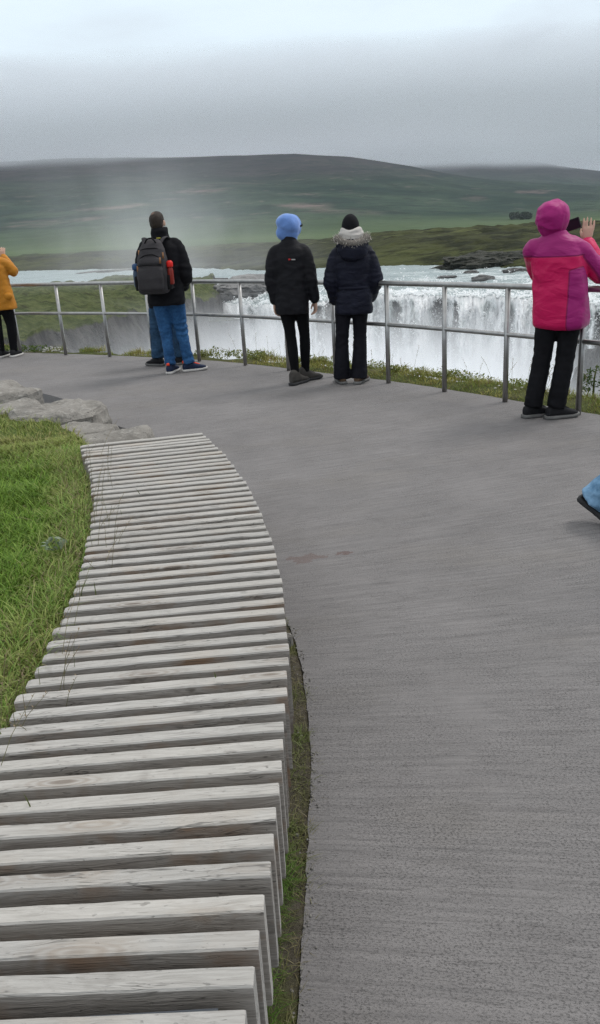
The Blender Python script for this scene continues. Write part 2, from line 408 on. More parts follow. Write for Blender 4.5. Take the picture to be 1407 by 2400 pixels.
# rest of the near ground: a sheet under everything, and the bank that falls off beyond the fence
prof = [(-.25, -.19), (.05, -.16), (.106, -.012), (.3, .005), (.55, .0), (.8, -.06), (1.05, -.25), (1.4, -.75), (2.0, -1.8), (3.2, -3.7), (5.5, -7.0), (8.5, -11.0), (12, -15), (16, -18.5)]
V, F = [], []
for i, p in enumerate(FEN):
    wob = 1 + .12 * nz(i * .13, 7)
    # the strip is narrower to the left of the platform
    k = interp(i / 8, [0, 9, 12, 14, 18, 26], [.35, .4, .55, .8, 1.0, 1.0])
    for d, z in prof:
        dd = d if d < .2 else .106 + (d - .106) * k * wob if d < 1.1 else d - (1 - k) * .9
        q = p + FN[i] * dd; q.z = z + (.03 * fbm(q.x * 1.5, q.y * 1.5) if d > .2 else 0) + (.5 * fbm(q.x * .4, q.y * .4) if d > 1.5 else 0)
        V.append(q)
m = len(prof)
for i in range(len(FEN) - 1):
    for j in range(m - 1): F.append((i * m + j, (i + 1) * m + j, (i + 1) * m + j + 1, i * m + j + 1))
tag(mesh_obj('ground', V, F, M_BANK), kind='structure')

# ================================================================== bench
RX = [(.20, -.22), (.55, -.172), (.93, -.131), (1.09, -.115), (1.25, -.1), (1.4, -.086), (1.55, -.077), (1.71, -.069), (1.87, -.063), (2.05, -.057), (2.26, -.061), (2.56, -.078), (2.92, -.112), (3.335, -.172), (3.76, -.256), (4.255, -.381), (4.82, -.563)]
def benchx(y): return interp(y, [a for a, b in RX], [b for a, b in RX])
def bench_ang(y): return R(interp(y, [.2, 1.0, 1.4, 1.9, 2.5, 3.1, 4.1, 4.8], [-4, -1.6, .5, 3, 4.2, 5.6, 8.6, 11.5]))
SEAT, LEN, THK, DEP = .45, .722, .0405, .235
def bench_left(y):               # left end line (x, y) of the plank whose right end is at y
    a = bench_ang(y); return benchx(y) - LEN * math.cos(a), y - LEN * math.sin(a)
def plank_mesh(seed):
    rr = random.Random(seed); L = LEN + rr.uniform(-.006, .006)
    nx = 14; ys = [-.5, -.40, .40, .5]
    # section (y,z) with slightly eased edges; origin at right end, top far edge
    sec = [(-THK / 2 + .003, 0), (THK / 2 - .003, 0), (THK / 2, -.004), (THK / 2, -DEP + .006), (THK / 2 - .005, -DEP), (-THK / 2 + .005, -DEP), (-THK / 2, -DEP + .006), (-THK / 2, -.004)]
    V, F, mi = [], [], []; S = len(sec); xs = [0] + [-.003] + [-L * k / nx for k in range(1, nx)] + [-L + .03, -L + .010, -L]
    bow = rr.uniform(-.0022, .0022); tw = rr.uniform(-.003, .003)
    for i, x in enumerate(xs):
        t = x / -L
        for y, z in sec:
            dy = bow * math.sin(math.pi * t) + tw * (t - .5) + .0009 * nz(x * 14, seed * 3.1)
            dz = .0016 * nz(x * 11, seed * 1.7, 5) if z > -.01 else 0
            # eased ends: near end rounds a little, far (lawn) end has its top corner cut
            if i == 0: y2, z2 = y * .97, (z - .0012 if z > -.01 else z + .003 if z < -DEP + .01 else z)
            elif i == len(xs) - 1: y2, z2 = y * .86, (z - .004 if z > -.01 else z)
            elif i == len(xs) - 2: y2, z2 = y, (z - .001 if z > -.01 else z)
            else: y2, z2 = y, z
            V.append((x, y2 + dy, z2 + dz))
    for i in range(len(xs) - 1):
        for k in range(S):
            k2 = (k + 1) % S
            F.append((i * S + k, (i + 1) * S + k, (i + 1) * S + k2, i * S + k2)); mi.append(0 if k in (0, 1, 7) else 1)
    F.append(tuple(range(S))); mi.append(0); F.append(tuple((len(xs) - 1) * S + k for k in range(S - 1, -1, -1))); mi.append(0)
    return V, F, mi
bench = empty('slatted_bench', (benchx(2.2), 2.2, 0))
tag(bench, 'long curved bench of weathered grey timber slats beside the concrete path', 'bench')
# walk the right-hand edge in steps of one pitch
y = .24; k = 0
while y < 4.83:
    V, F, mi = plank_mesh(k); rr = random.Random(1000 + k)
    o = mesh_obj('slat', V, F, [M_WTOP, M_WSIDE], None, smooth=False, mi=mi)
    o.location = (benchx(y) + rr.uniform(-.0035, .0035) , y - THK / 2, SEAT + rr.uniform(-.003, .003)); o.rotation_euler = (rr.uniform(-.012, .012), rr.uniform(-.003, .003), bench_ang(y) + rr.uniform(-.004, .004))
    o.parent = bench; o.matrix_parent_inverse = Matrix.Translation(-bench.location)
    s = (benchx(y + .01) - benchx(y)) / .01
    y += .0782 / math.sqrt(1 + s * s) * 1.0; k += 1
NSLAT = k
T = NT('galvanised_steel'); M_GALV = T.fin((.09, .10, .115), .5, metal=.6)
# carrying rails under the slats and concrete feet
for f, nm in ((.22, 'support_rail'), (.78, 'support_rail')):
    pts = []
    for yy in np.linspace(.24, 4.78, 40):
        a = bench_ang(yy); pts.append((benchx(yy) - LEN * f * math.cos(a), yy - LEN * f * math.sin(a), SEAT - DEP - .03))
    V, F = tube(pts, .03, 4); o = mesh_obj(nm, V, F, M_GALV, None, smooth=False); o.parent = bench; o.matrix_parent_inverse = Matrix.Translation(-bench.location)
for yy in (.6, 1.5, 2.4, 3.3, 4.2, 4.7):
    a = bench_ang(yy); c = Vector((benchx(yy) - LEN * .5 * math.cos(a), yy - LEN * .5 * math.sin(a), .085))
    V, F = box(c, (LEN * .72, .09, .19), Matrix.Rotation(a, 3, 'Z')); o = mesh_obj('foot', V, F, M_CONC, None, smooth=False); o.parent = bench; o.matrix_parent_inverse = Matrix.Translation(-bench.location)
# steel spacer plate seen in the nearest gap
V, F = box((-.34, .962, SEAT - .072), (.32, .006, .09)); o = mesh_obj('spacer_plate', V, F, M_GALV, None, smooth=False); o.parent = bench; o.matrix_parent_inverse = Matrix.Translation(-bench.location)

# ================================================================== fence
fence = empty('railing', FEN[100] * 1.0); fence.location.z = 0
tag(fence, 'curved stainless steel tube railing round the viewing platform edge', 'railing')
def keep(o, root): o.parent = root; o.matrix_parent_inverse = Matrix.Translation(-Vector(root.location)); return o
for i, (px, py) in enumerate(POSTS):
    V, F = tube([(px, py, -.1), (px, py, .985)], .0235, 16); keep(mesh_obj('post', V, F, M_STEEL), fence)
for nm, z, r in (('top_rail', 1.0, .0255), ('mid_rail', .595, .0205)):
    V, F = tube([p + Vector((0, 0, z)) for p in FEN], r, 16); ob = keep(mesh_obj(nm, V, F, M_STEEL), fence)
    for idx in (74, 138 if nm == 'mid_rail' else 137, 121 if nm == 'top_rail' else 40, 20):
        a = FEN[idx] + Vector((0, 0, z)); t = (FEN[idx + 1] - FEN[idx]).normalized()
        V, F = tube([a - t * .035, a + t * .035], r + .003, 16); s = mesh_obj('joint_sleeve', V, F, M_STEEL); s.parent = ob; s.matrix_parent_inverse = Matrix.Translation(-Vector(fence.location))

# ================================================================== lawn bank, rocks
def lawn_z(x, y):
    d = 0
    z = .395 - .02 * sstep(3.0, 4.6, y) - .12 * sstep(4.6, 6.2, y) - .08 * sstep(6.2, 8.5, y)
    return z + .035 * fbm(x * .9, y * .9, 3) + .03 * sstep(1.5, 5, -x)
LB = [bench_left(yy) for yy in np.linspace(.2, 4.82, 60)]
lbx, lby = [a for a, b in LB], [b for a, b in LB]
# border of the lawn on the platform side beyond the bench
far_b = [(-1.30, 4.70), (-1.36, 5.2), (-1.61, 5.85), (-1.95, 6.40), (-2.40, 7.05), (-2.72, 7.5), (-3.3, 8.3), (-4.6, 9.4), (-8.6, 11.6)]
bxs = lbx + [a for a, b in far_b]; bys = lby + [b for a, b in far_b]
def lawn_edge(y): return interp(y, bys, bxs)
V, F = [], []
YS = np.linspace(-1.0, 11.4, 160); XS = [0, .03, .1, .2, .35, .6, .9, 1.3, 1.8, 2.4, 3.2, 4.2, 5.5, 7, 9]
for yy in YS:
    e = lawn_edge(yy)
    for dx in XS:
        x = e - dx + .015; z = lawn_z(x, yy) - .03; V.append((x, yy, z if dx > 0 else .0))
m = len(XS)
for i in range(len(YS) - 1):
    for j in range(m - 1): F.append((i * m + j, i * m + j + 1, (i + 1) * m + j + 1, (i + 1) * m + j))
tag(mesh_obj('lawn', V, F, M_SOIL), kind='structure')
# earth under and in front of the bench
V, F = [], []
for yy in np.linspace(-3, 7.0, 120):
    pe = interp(yy, [b for a, b in LEFT_EDGE], [a for a, b in LEFT_EDGE])
    for dx in (.06, 0, -.04, -.09, -.16, -.3, -.6, -1.2): V.append((pe + dx, yy, -.006 + (.009 * nz((pe + dx) * 18, yy * 18) if dx < .02 else -.03) + (.02 * sstep(.04, .12, -dx))))
for i in range(119):
    for j in range(7): F.append((i * 8 + j, (i + 1) * 8 + j, (i + 1) * 8 + j + 1, i * 8 + j + 1))
tag(mesh_obj('verge', V, F, M_DIRT), kind='structure')

def slab_rock(name, outline, top, h, seed, mat=None, bev=.05, sub=3, amp=.042):
    """a blocky flat-topped boulder from a plan outline"""
    bm = bmesh.new(); n = len(outline); c = Vector((sum(p[0] for p in outline) / n, sum(p[1] for p in outline) / n, 0))
    loops = []
    for s, z in ((.80, -.12), (1.0, 0), (1.03, h * .45), (1.0, h * .86), (.90, h), (.55, h * 1.04)):
        loops.append([bm.verts.new((c.x + (p[0] - c.x) * s, c.y + (p[1] - c.y) * s, top - h + z)) for p in outline])
    for a, b in zip(loops, loops[1:]):
        for k in range(n): bm.faces.new((a[k], a[(k + 1) % n], b[(k + 1) % n], b[k]))
    bm.faces.new(loops[-1]); bm.faces.new(loops[0][::-1])
    bmesh.ops.triangulate(bm, faces=[f for f in bm.faces if len(f.verts) > 4])
    bmesh.ops.recalc_face_normals(bm, faces=bm.faces)
    bmesh.ops.subdivide_edges(bm, edges=bm.edges, cuts=sub, use_grid_fill=True)
    bm.normal_update()
    for v in bm.verts:
        p = v.co + Vector((seed * 7.3, 0, 0))
        d = amp * fbm(p.x * 3.2, p.y * 3.2, p.z * 3.2, 5) + amp * .5 * (abs(nz(p.x * 9, p.y * 9, p.z * 14)) - .3)
        v.co += v.normal * d
    o = bm_obj(name, bm, mat or M_ROCK, smooth=False); return o
def outl(c, rx, ry, rot, seed, n=11):
    rr = random.Random(seed); P = []
    for k in range(n):
        a = 2 * math.pi * k / n; q = rr.uniform(.86, 1.08)
        ca, sa = math.cos(a), math.sin(a); ca = math.copysign(abs(ca) ** .75, ca); sa = math.copysign(abs(sa) ** .75, sa)
        x, y2 = rx * ca * q, ry * sa * q
        P.append((c[0] + x * math.cos(rot) - y2 * math.sin(rot), c[1] + x * math.sin(rot) + y2 * math.cos(rot)))
    return P
ROCKS = [((-1.30, 5.60), .31, .30, .3, .26, .30, 'flat pale grey boulder nearest the far end of the bench'),
         ((-1.62, 6.16), .29, .24, -.45, .215, .26, 'low dark ragged boulder wedged between two pale flat boulders'),
         ((-1.97, 6.76), .40, .42, -.6, .265, .31, 'large pale flat-topped boulder with a dark broken right corner'),
         ((-2.42, 7.12), .24, .30, .6, .24, .3, 'small grey boulder tucked behind the large flat-topped boulder'),
         ((-2.98, 7.92), .40, .55, .7, .27, .31, 'pale boulder cut by the left edge, farthest along the lawn'),
         ((-.99, 5.62), .14, .16, .1, .13, .18, 'small low stone peeping over the far end of the bench'),
         ((-3.8, 8.85), .5, .42, .6, .3, .36, 'flat boulder outside the left edge of the row')]
for i, (c, rx, ry, rot, top, h, lab) in enumerate(ROCKS[:6]):
    o = slab_rock('boulder', outl(c, rx, ry, rot, 40 + i), top, h, i + 1)
    tag(o, lab, 'boulder', 'boulders along the lawn edge')
o = slab_rock('stone', outl((-.085, 2.93), .022, .022, 0, 77, 8), .035, .05, 9, M_ROCK, sub=2, amp=.004)
tag(o, 'small pale round stone on the concrete beside the bench front', 'stone')
# ================================================================== far country: valley floor, bank and hills
def bx(x): return -0.3293 + x / 1407.0 * .6994          # bearing (X/Y) of a picture column, used only to place things in plan
def hill_mat():
    T = NT('moor'); P = T.coord('Object'); x, y, z = T.xyz(P)
    a = T.noise(T.mapping(P, (.0016, .0016, .012)), 1.0, 6, .6); b = T.noise(T.mapping(P, (.006, .006, .05)), 1.0, 5, .62)
    c = T.noise(T.mapping(P, (.03, .03, .15)), 1.0, 4, .6)
    fol = T.mix(T.mr(b, .40, .60), (.015, .031, .024), (.040, .062, .040))
    heath = T.mix(T.mr(b, .40, .60), (.030, .028, .033), (.054, .046, .048))
    zz = T.math('ADD', z, T.math('MULTIPLY', T.math('SUBTRACT', a, .5), 190.0))
    col = T.mix(T.mr(zz, 75, 150), fol, heath)
    bare = T.math('MULTIPLY', T.mr(T.noise(T.mapping(P, (.0035, .0011, .028), loc=(2, 5, 1)), 1.0, 5, .6), .57, .66), T.mr(z, 120, 70))
    col = T.mix(T.math('MULTIPLY', bare, T.mr(z, 4, 22)), col, (.15, .115, .105))
    col = T.mix(T.mr(c, .50, .62, 0, .75), col, (.014, .022, .017))
    scr = T.noise(T.mapping(P, (.022, .004, .13), rot=(0, 0, .3)), 1.0, 3, .6)
    col = T.mix(T.mr(scr, .63, .70, 0, .4), col, (.15, .125, .11))
    # valley floor: brighter grass, brown moss
    low = T.mix(T.mr(T.noise(T.mapping(P, (.02, .02, .2)), 1.0, 5, .6), .38, .62), (.060, .066, .026), (.026, .027, .015))
    low = T.mix(T.mr(T.noise(T.mapping(P, (.10, .16, .5)), 1.0, 6, .7), .47, .58, 0, .85), low, (.014, .016, .009))
    low = T.mix(T.mr(T.noise(T.mapping(P, (.07, .13, .4), loc=(9, 3, 0)), 1.0, 6, .7), .57, .66, 0, .6), low, (.105, .115, .045))
    field = T.mix(T.mr(b, .3, .7), (.060, .092, .040), (.085, .115, .055))
    low = T.mix(T.mr(y, 330, 430), low, field)
    col = T.mix(T.mr(y, 750, 1100), low, col)
    n = T.bump(T.math('ADD', T.math('MULTIPLY', b, 14.0), T.noise(T.mapping(P, (.25, .25, .5)), 1.0, 5, .65)), 1.0, 1.0)
    return T.fin(col, .95, n, spec=.05)
M_HILL = hill_mat()
CR1 = ([-900, -300, 0, 200, 400, 600, 700, 820, 900, 1000, 1100, 1250, 1407, 1700, 2400], [130, 150, 166, 164, 154, 148, 146, 134, 120, 100, 80, 60, 45, 20, 5])
CR2 = ([-900, 0, 600, 900, 1000, 1100, 1250, 1407, 1700, 2400], [90, 105, 115, 121, 123, 119, 101, 74, 45, 15])
BANK = ([-900, 0, 100, 310, 450, 560, 700, 900, 1000, 1060, 1150, 1250, 1407, 1700, 2400], [205, 205, 195, 175, 160, 140, 134, 126, 122, 118, 108, 104, 100, 98, 96])
def far_z(x, D):
    xi = (x + .3293) / .6994 * 1407; X = x * D
    db = interp(xi, *BANK) * (1 + .02 * nz(X * .05, 3.3))
    if D < db - 3: return -8.0
    d = D - db
    rightness = sstep(500, 950, xi)
    rise = interp(d, [-3, 0, 3, 10, 24, 45, 75, 140, 300, 600], [-7.0, -5.15, -4.3, -3.4, -2.1, -1.5, -1.6, -3.0, -7.5, -9]) * rightness + interp(d, [-3, 0, 4, 20, 60, 140, 300, 600], [-7, -5.2, -4.6, -4.0, -3.6, -4.2, -5.5, -6]) * (1 - rightness)
    lump = (.5 * fbm(X * .28, D * .35, 6, 3) + .9 * fbm(X * .035, D * .05, 2, 5) + .45 * fbm(X * .12, D * .16, 4, 4)) * sstep(0, 20, d) * (1 - .8 * sstep(150, 350, d))
    z = rise + lump
    c1 = interp(xi, *CR1) / FPX * 2500; c2 = interp(xi, *CR2) / FPX * 4300
    s = max(0, (D - 800) / 1700); h1 = (c1 + 8) * (min(1, s) ** 1.25 if s < 1 else 1 - .35 * sstep(2500, 3300, D))
    h1 *= 1
    s2 = max(0, (D - 2600) / 1700); h2 = (c2 + 8) * (min(1, s2) ** .9)
    g = max(h1, h2) + (12 * min(1, s)) * (fbm(X * .0022, D * .0016, 9, 5)) * (1 if s < .9 or D > 2700 else .35)
    gul = 1.6 * abs(noise.noise(Vector((X * .004 + D * .0012, D * .0006, 1.7)))) * 9 * min(1, s * 1.5) * (1 if D < 2350 else .3)
    return z + g - gul
Ds = list(np.linspace(92, 260, 110)) + list(np.geomspace(264, 6000, 120)); TX = np.linspace(-1.0, 1.0, 260)
V = []; F = []
for D in Ds:
    for t in TX: V.append((t * D, D, far_z(t, D)))
m = len(TX)
for i in range(len(Ds) - 1):
    for j in range(m - 1): F.append((i * m + j, i * m + j + 1, (i + 1) * m + j + 1, (i + 1) * m + j))
tag(mesh_obj('hills', V, F, M_HILL), kind='structure')

# far little wood below the hills at the right
def leaf_clumps(centers, size, n, name, mat, col1, col2, seed):
    rg = np.random.default_rng(seed); V, F, C = [], [], []
    for c, r in centers:
        for _ in range(n):
            u = rg.normal(size=3); u /= np.linalg.norm(u); q = np.array(c) + u * np.array(r) * rg.uniform(.35, 1) ** .5
            a = rg.normal(size=3); a /= np.linalg.norm(a); b = np.cross(a, rg.normal(size=3)); b /= np.linalg.norm(b)
            s = size * rg.uniform(.5, 1.3); o = len(V)
            V += [tuple(q - a * s), tuple(q + b * s * .5), tuple(q + a * s), tuple(q - b * s * .5)]; F.append((o, o + 1, o + 2, o + 3))
            t = rg.uniform(); C.append([col1[k] * (1 - t) + col2[k] * t for k in range(3)])
    o = mesh_obj(name, V, F, mat, smooth=False)
    at_ = o.data.color_attributes.new('tint', 'FLOAT_COLOR', 'CORNER')
    at_.data.foreach_set('color', np.repeat(np.c_[np.array(C), np.ones(len(C))], 4, axis=0).astype(np.float32).ravel()); return o
rr = random.Random(5); cs = []
for k in range(26):
    xi = rr.uniform(1197, 1243); D = 900 + rr.uniform(-8, 25); X = bx(xi) * D
    cs.append(((X, D, far_z(X / D, D) + 3.0 + rr.uniform(-.5, 1)), (rr.uniform(2, 3.4), 3, rr.uniform(2.6, 4.0))))
tag(leaf_clumps(cs, .9, 130, 'woods', M_LEAF, (.018, .030, .020), (.035, .05, .03), 3), kind='stuff')

# ================================================================== river
LIP = [(-300, 700, 118), (300, 690, 112), (470, 690, 103), (520, 689, 98), (560, 690, 94), (610, 690, 91), (660, 689, 88), (705, 688, 85), (735, 684, 83.5), (760, 678, 82.5), (785, 672, 82), (850, 668, 80), (930, 667, 78.5), (1000, 667, 78), (1080, 668, 76), (1150, 669, 74), (1250, 671, 70), (1330, 674, 65), (1385, 678, 60), (1450, 680, 56), (1600, 690, 52)]
def hor_y(x): return 568.9 - (x / 1407.0) * 86.0
def lip(xi):
    xs = [a[0] for a in LIP]; D = interp(xi, xs, [a[2] for a in LIP]); yy = interp(xi, xs, [a[1] for a in LIP])
    D += 1.3 * nz(xi * .018, 1.1) + .7 * nz(xi * .06, 2.1) + .3 * nz(xi * .21, 6)
    z = CAMH - D * (yy - hor_y(xi)) / 1790.0 + .38 * nz(xi * .035, 8) + .26 * nz(xi * .12, 3) + (.35 * nz(xi * .04, 4) if xi < 745 else 0)
    return bx(xi) * D, D, z
def river_mat():
    T = NT('glacial_water'); P = T.coord('Object'); x, y, z = T.xyz(P)
    Q = T.mapping(P, (.10, .22, 1)); a = T.noise(Q, 1.0, 6, .72, 1.6); b = T.noise(T.mapping(P, (.45, 1.3, 1)), 1.0, 5, .7, .8)
    foam = T.math('ADD', T.math('MULTIPLY', a, .6), T.math('MULTIPLY', b, .45))
    near = T.mr(y, 135, 84)
    f = T.mr(foam, T.math('SUBTRACT', .62, T.math('MULTIPLY', near, .10)), T.math('SUBTRACT', .70, T.math('MULTIPLY', near, .09)))
    col = T.mix(T.mr(a, .35, .6), (.20, .25, .255), (.33, .39, .395)); col = T.mix(f, col, (.72, .745, .75))
    return T.fin(col, T.mr(f, 0, 1, .35, .9), T.bump(T.math('ADD', b, T.math('MULTIPLY', a, .8)), .9, .7), spec=.25)
M_RIVER = river_mat()
V, F = [], []; XI = np.linspace(-300, 1600, 420); SS = np.r_[0, np.geomspace(.004, 1, 60)]
for xi in XI:
    X, D, z0 = lip(xi); t = X / D
    for s in SS:
        d = D + s * (240 - D); lf = sstep(0, .12, s)
        z = z0 * (1 - lf) + (-5.05) * lf + (.22 * fbm(t * d * .25, d * .5, 1, 4) + .10 * fbm(t * d * .8, d * 1.6, 1, 3)) * (1 - .5 * s) * sstep(0, .02, s)
        V.append((t * d, d, z))
m = len(SS)
for i in range(len(XI) - 1):
    for j in range(m - 1): F.append((i * m + j, i * m + j + 1, (i + 1) * m + j + 1, (i + 1) * m + j))
tag(mesh_obj('river', V, F, M_RIVER), kind='structure')
# rock wall behind the falling water
M_WET = rockmat('wet_basalt', (.050, .048, .047), (.095, .090, .088), (.14, .135, .13), .25, 1.0, .5, .5)
POOL = -17.0
V, F = [], []; XI2 = np.linspace(440, 1600, 300); NV = 40
for xi in XI2:
    X, D, z0 = lip(xi); t = Vector((X, D, 0)).normalized()
    for j in range(NV):
        s = j / (NV - 1); z = z0 - .35 - s * (z0 - POOL + 1.0)
        off = -1.3 + 1.6 * s + 1.1 * fbm(xi * .05, z * .12, 3, 4) * sstep(0, .1, s)
        # the shelf behind the falls breaks into pillars
        V.append((X - t.x * off, D - t.y * off, z))
for i in range(len(XI2) - 1):
    for j in range(NV - 1): F.append((i * NV + j, i * NV + j + 1, (i + 1) * NV + j + 1, (i + 1) * NV + j))
tag(mesh_obj('basalt_cliff', V, F, M_WET), 'dark wet basalt wall behind the falling white water', 'cliff')
# the curtain
def fall_mat():
    T = NT('falling_water'); P = T.coord('UV'); u, v, _ = T.xyz(P)
    st = T.comb(T.math('MULTIPLY', u, 210.0), T.math('MULTIPLY', v, 7.0), 0)
    a = T.noise(st, 1.0, 5, .62, .4); st2 = T.comb(T.math('MULTIPLY', u, 60.0), T.math('MULTIPLY', v, 6.5), 4)
    b = T.noise(st2, 1.0, 5, .65, .8); big = T.noise(T.comb(T.math('MULTIPLY', u, 20.0), T.math('MULTIPLY', v, 1.3), 9), 1.0, 3, .5)
    st3 = T.comb(T.math('MULTIPLY', u, 260.0), T.math('MULTIPLY', v, 20.0), 0); c = T.noise(st3, 1.0, 5, .72, 1.6)
    thick = T.math('ADD', T.math('ADD', T.math('MULTIPLY', a, .16), T.math('MULTIPLY', b, .46)), T.math('ADD', T.math('MULTIPLY', big, .40), T.math('MULTIPLY', c, .24)))
    att = T.node('ShaderNodeVertexColor'); att.layer_name = 'flow'
    thick = T.math('ADD', thick, T.math('SUBTRACT', T.xyz(att.outputs[0])[0], .5))
    green = T.mix(T.mr(b, .35, .6), (.60, .68, .67), (.78, .82, .82))
    col = T.mix(T.mr(thick, .55, .68), green, (.95, .955, .96))
    # lace: foam torn open over the dark rock, most where the sheet is thin
    fl_ = T.xyz(att.outputs[0])[0]; kk = T.math('MULTIPLY', T.math('SUBTRACT', .60, fl_), .55)
    patch = T.math('MULTIPLY', T.math('SUBTRACT', big, .5), .22)
    thr = T.math('ADD', T.math('SUBTRACT', .625, T.math('MULTIPLY', kk, 1.25)), patch)
    lace = T.mr(c, thr, T.math('ADD', thr, .07))
    col = T.mix(T.math('MULTIPLY', lace, .85), col, (.16, .17, .178))
    col = T.mix(T.mr(a, .60, .72, 0, .22), col, (.50, .53, .54))
    alpha = T.mr(thick, .475, .60)
    T.fin(col, .65, T.bump(T.math('ADD', a, T.math('MULTIPLY', c, .8)), .8, .5), spec=.25)
    T.val(T.b.inputs['Alpha'], alpha)
    T.m.blend_method = 'HASHED' if hasattr(T.m, 'blend_method') else None
    return T.m
M_FALL = fall_mat()
V, F, UV, CV = [], [], [], []; XI3 = np.linspace(505, 1500, 420); NV = 70
THIN = [(1035, 30, 17, .5, .27), (925, 30, 22, .42, .16), (765, 13, 28, .40, .42), (880, 20, 18, .5, .10), (1150, 26, 25, .4, .09), (1100, 30, 16, .4, .08), (1378, 30, 60, .6, .22), (1440, 50, 60, .6, .34), (740, 18, 20, .6, .2), (1255, 20, 15, .6, .1), (965, 18, 20, .4, .12), (1068, 14, 20, .5, .16), (1200, 25, 20, .45, .13), (830, 25, 20, .45, .10), (640, 25, 25, .5, .10), (575, 16, 25, .4, .10)]
for xi in XI3:
    X, D, z0 = lip(xi); t = Vector((X, D, 0)).normalized()
    drop = z0 - POOL; out = 2.3 + .9 * nz(xi * .03, 5) + .35 * nz(xi * .12, 3)
    for j in range(NV):
        s = (j / (NV - 1)) ** 1.25; z = z0 + .02 - s * drop
        off = -.25 + out * math.sqrt(max(0, s)) * 1.5 + (1.9 * fbm(xi * .016, z * .10, 6, 3) + 1.25 * fbm(xi * .05, z * .30, 4, 4) + .55 * fbm(xi * .17, z * .6, 8, 4)) * sstep(.0, .12, s) + 2.2 * sstep(.45, 1, s)
        V.append((X - t.x * off, D - t.y * off, z)); UV.append(((xi - 505) / 995 * .9, s))
        fl = .5 + .10 + .13 * (sstep(.35, .75, s))
        for cx, wx, ln, s0, amt in THIN:
            k = math.exp(-((xi - cx - 9 * nz(z * .5, cx)) / wx * 1.6) ** 2) * sstep(.0, .05, s) * (1 - sstep(s0 * .8, s0 * 1.5, s))
            fl -= 1.4 * amt * k
        CV.append(fl)
for i in range(len(XI3) - 1):
    for j in range(NV - 1): F.append((i * NV + j, i * NV + j + 1, (i + 1) * NV + j + 1, (i + 1) * NV + j))
wf = mesh_obj('waterfall', V, F, M_FALL)
uvl = wf.data.uv_layers.new(name='UVMap'); li = np.zeros(len(wf.data.loops), dtype=np.int32); wf.data.loops.foreach_get('vertex_index', li)
uvl.data.foreach_set('uv', np.array(UV, dtype=np.float32)[li].ravel())
ca = wf.data.color_attributes.new('flow', 'FLOAT_COLOR', 'POINT'); cv = np.array(CV, dtype=np.float32); ca.data.foreach_set('color', np.c_[cv, cv, cv, np.ones_like(cv)].astype(np.float32).ravel())
tag(wf, kind='structure')
# torn foam flying off the face and heaped along the lip
nF = 30000; qi = RNG.integers(0, len(XI3), nF); sj = np.clip(RNG.beta(1.0, 1.25, nF) * NV, 0, NV - 1).astype(int)
VA = np.array([tuple(p) for p in V]); P0 = VA[qi * NV + sj]; CVa = np.array(CV)[qi * NV + sj]
cl_ = np.array([fbm(a * .55, b * .55, c * .45, 3) for a, b, c in P0]); kpF = (cl_ > -.12 + .5 * (np.clip(.60 - CVa, 0, 1))) ; P0 = P0[kpF]; nF = len(P0)
od = np.c_[-P0[:, 0], -P0[:, 1], np.zeros(nF)]; od /= np.linalg.norm(od, axis=1)[:, None]
P0 = P0 + od * (np.abs(RNG.normal(0, .28, nF)) - .05)[:, None] + RNG.normal(0, .10, (nF, 3))
A_ = RNG.normal(0, 1, (nF, 3)); A_[:, 2] = np.abs(A_[:, 2]) * 1.5; A_ /= np.linalg.norm(A_, axis=1)[:, None]; B_ = np.cross(A_, RNG.normal(0, 1, (nF, 3))); B_ /= np.linalg.norm(B_, axis=1)[:, None]
sz = (.04 + .15 * RNG.beta(1.2, 4, nF))[:, None]
# whitecaps along the lip and over the rapids above it
nR = 26000; qx = RNG.uniform(500, 1450, nR); dd = RNG.exponential(9.0, nR); PR = []
for a_, b_ in zip(qx, dd):
    X_, D_, z_ = lip(a_); t_ = X_ / D_; d_ = D_ + b_ - .3
    if d_ > 118: continue
    if fbm(t_ * d_ * .22, d_ * .55, 3, 4) < .06 + .012 * b_ - (.22 if b_ < 1.2 else 0): continue
    lf = sstep(0, .12, b_ / (240 - D_)); PR.append((t_ * d_, d_, z_ * (1 - lf) - 5.05 * lf + .10 + abs(RNG.normal(0, .10)) * (2.0 if b_ < 1.5 else 1)))
PR = np.array(PR); AR = RNG.normal(0, 1, (len(PR), 3)); AR[:, 2] *= .35; AR[:, 0] *= 1.6; AR /= np.linalg.norm(AR, axis=1)[:, None]
P0 = np.r_[P0, PR]; A_ = np.r_[A_, AR]; B2 = np.cross(AR, RNG.normal(0, 1, AR.shape)); B2 /= np.linalg.norm(B2, axis=1)[:, None]; B_ = np.r_[B_, B2]
sz = np.r_[sz, (.05 + .16 * RNG.beta(1.2, 3, len(PR)))[:, None]]; nF = len(P0); VV_ = np.stack([P0 - A_ * sz, P0 + B_ * sz * .55, P0 + A_ * sz, P0 - B_ * sz * .55], 1).reshape(-1, 3)
T = NT('foam'); T.fin((.95, .955, .96), .8, spec=.1); tr_ = T.node('ShaderNodeBsdfTranslucent'); tr_.inputs[0].default_value = (.95, .955, .96, 1)
mx_ = T.node('ShaderNodeMixShader'); mx_.inputs[0].default_value = .5; T.lk(T.b.outputs[0], mx_.inputs[1]); T.lk(tr_.outputs[0], mx_.inputs[2]); T.lk(mx_.outputs[0], T.out.inputs[0])
tag(mesh_obj('foam', VV_.tolist(), [(4 * q, 4 * q + 1, 4 * q + 2, 4 * q + 3) for q in range(nF)], T.m, smooth=False), kind='stuff')
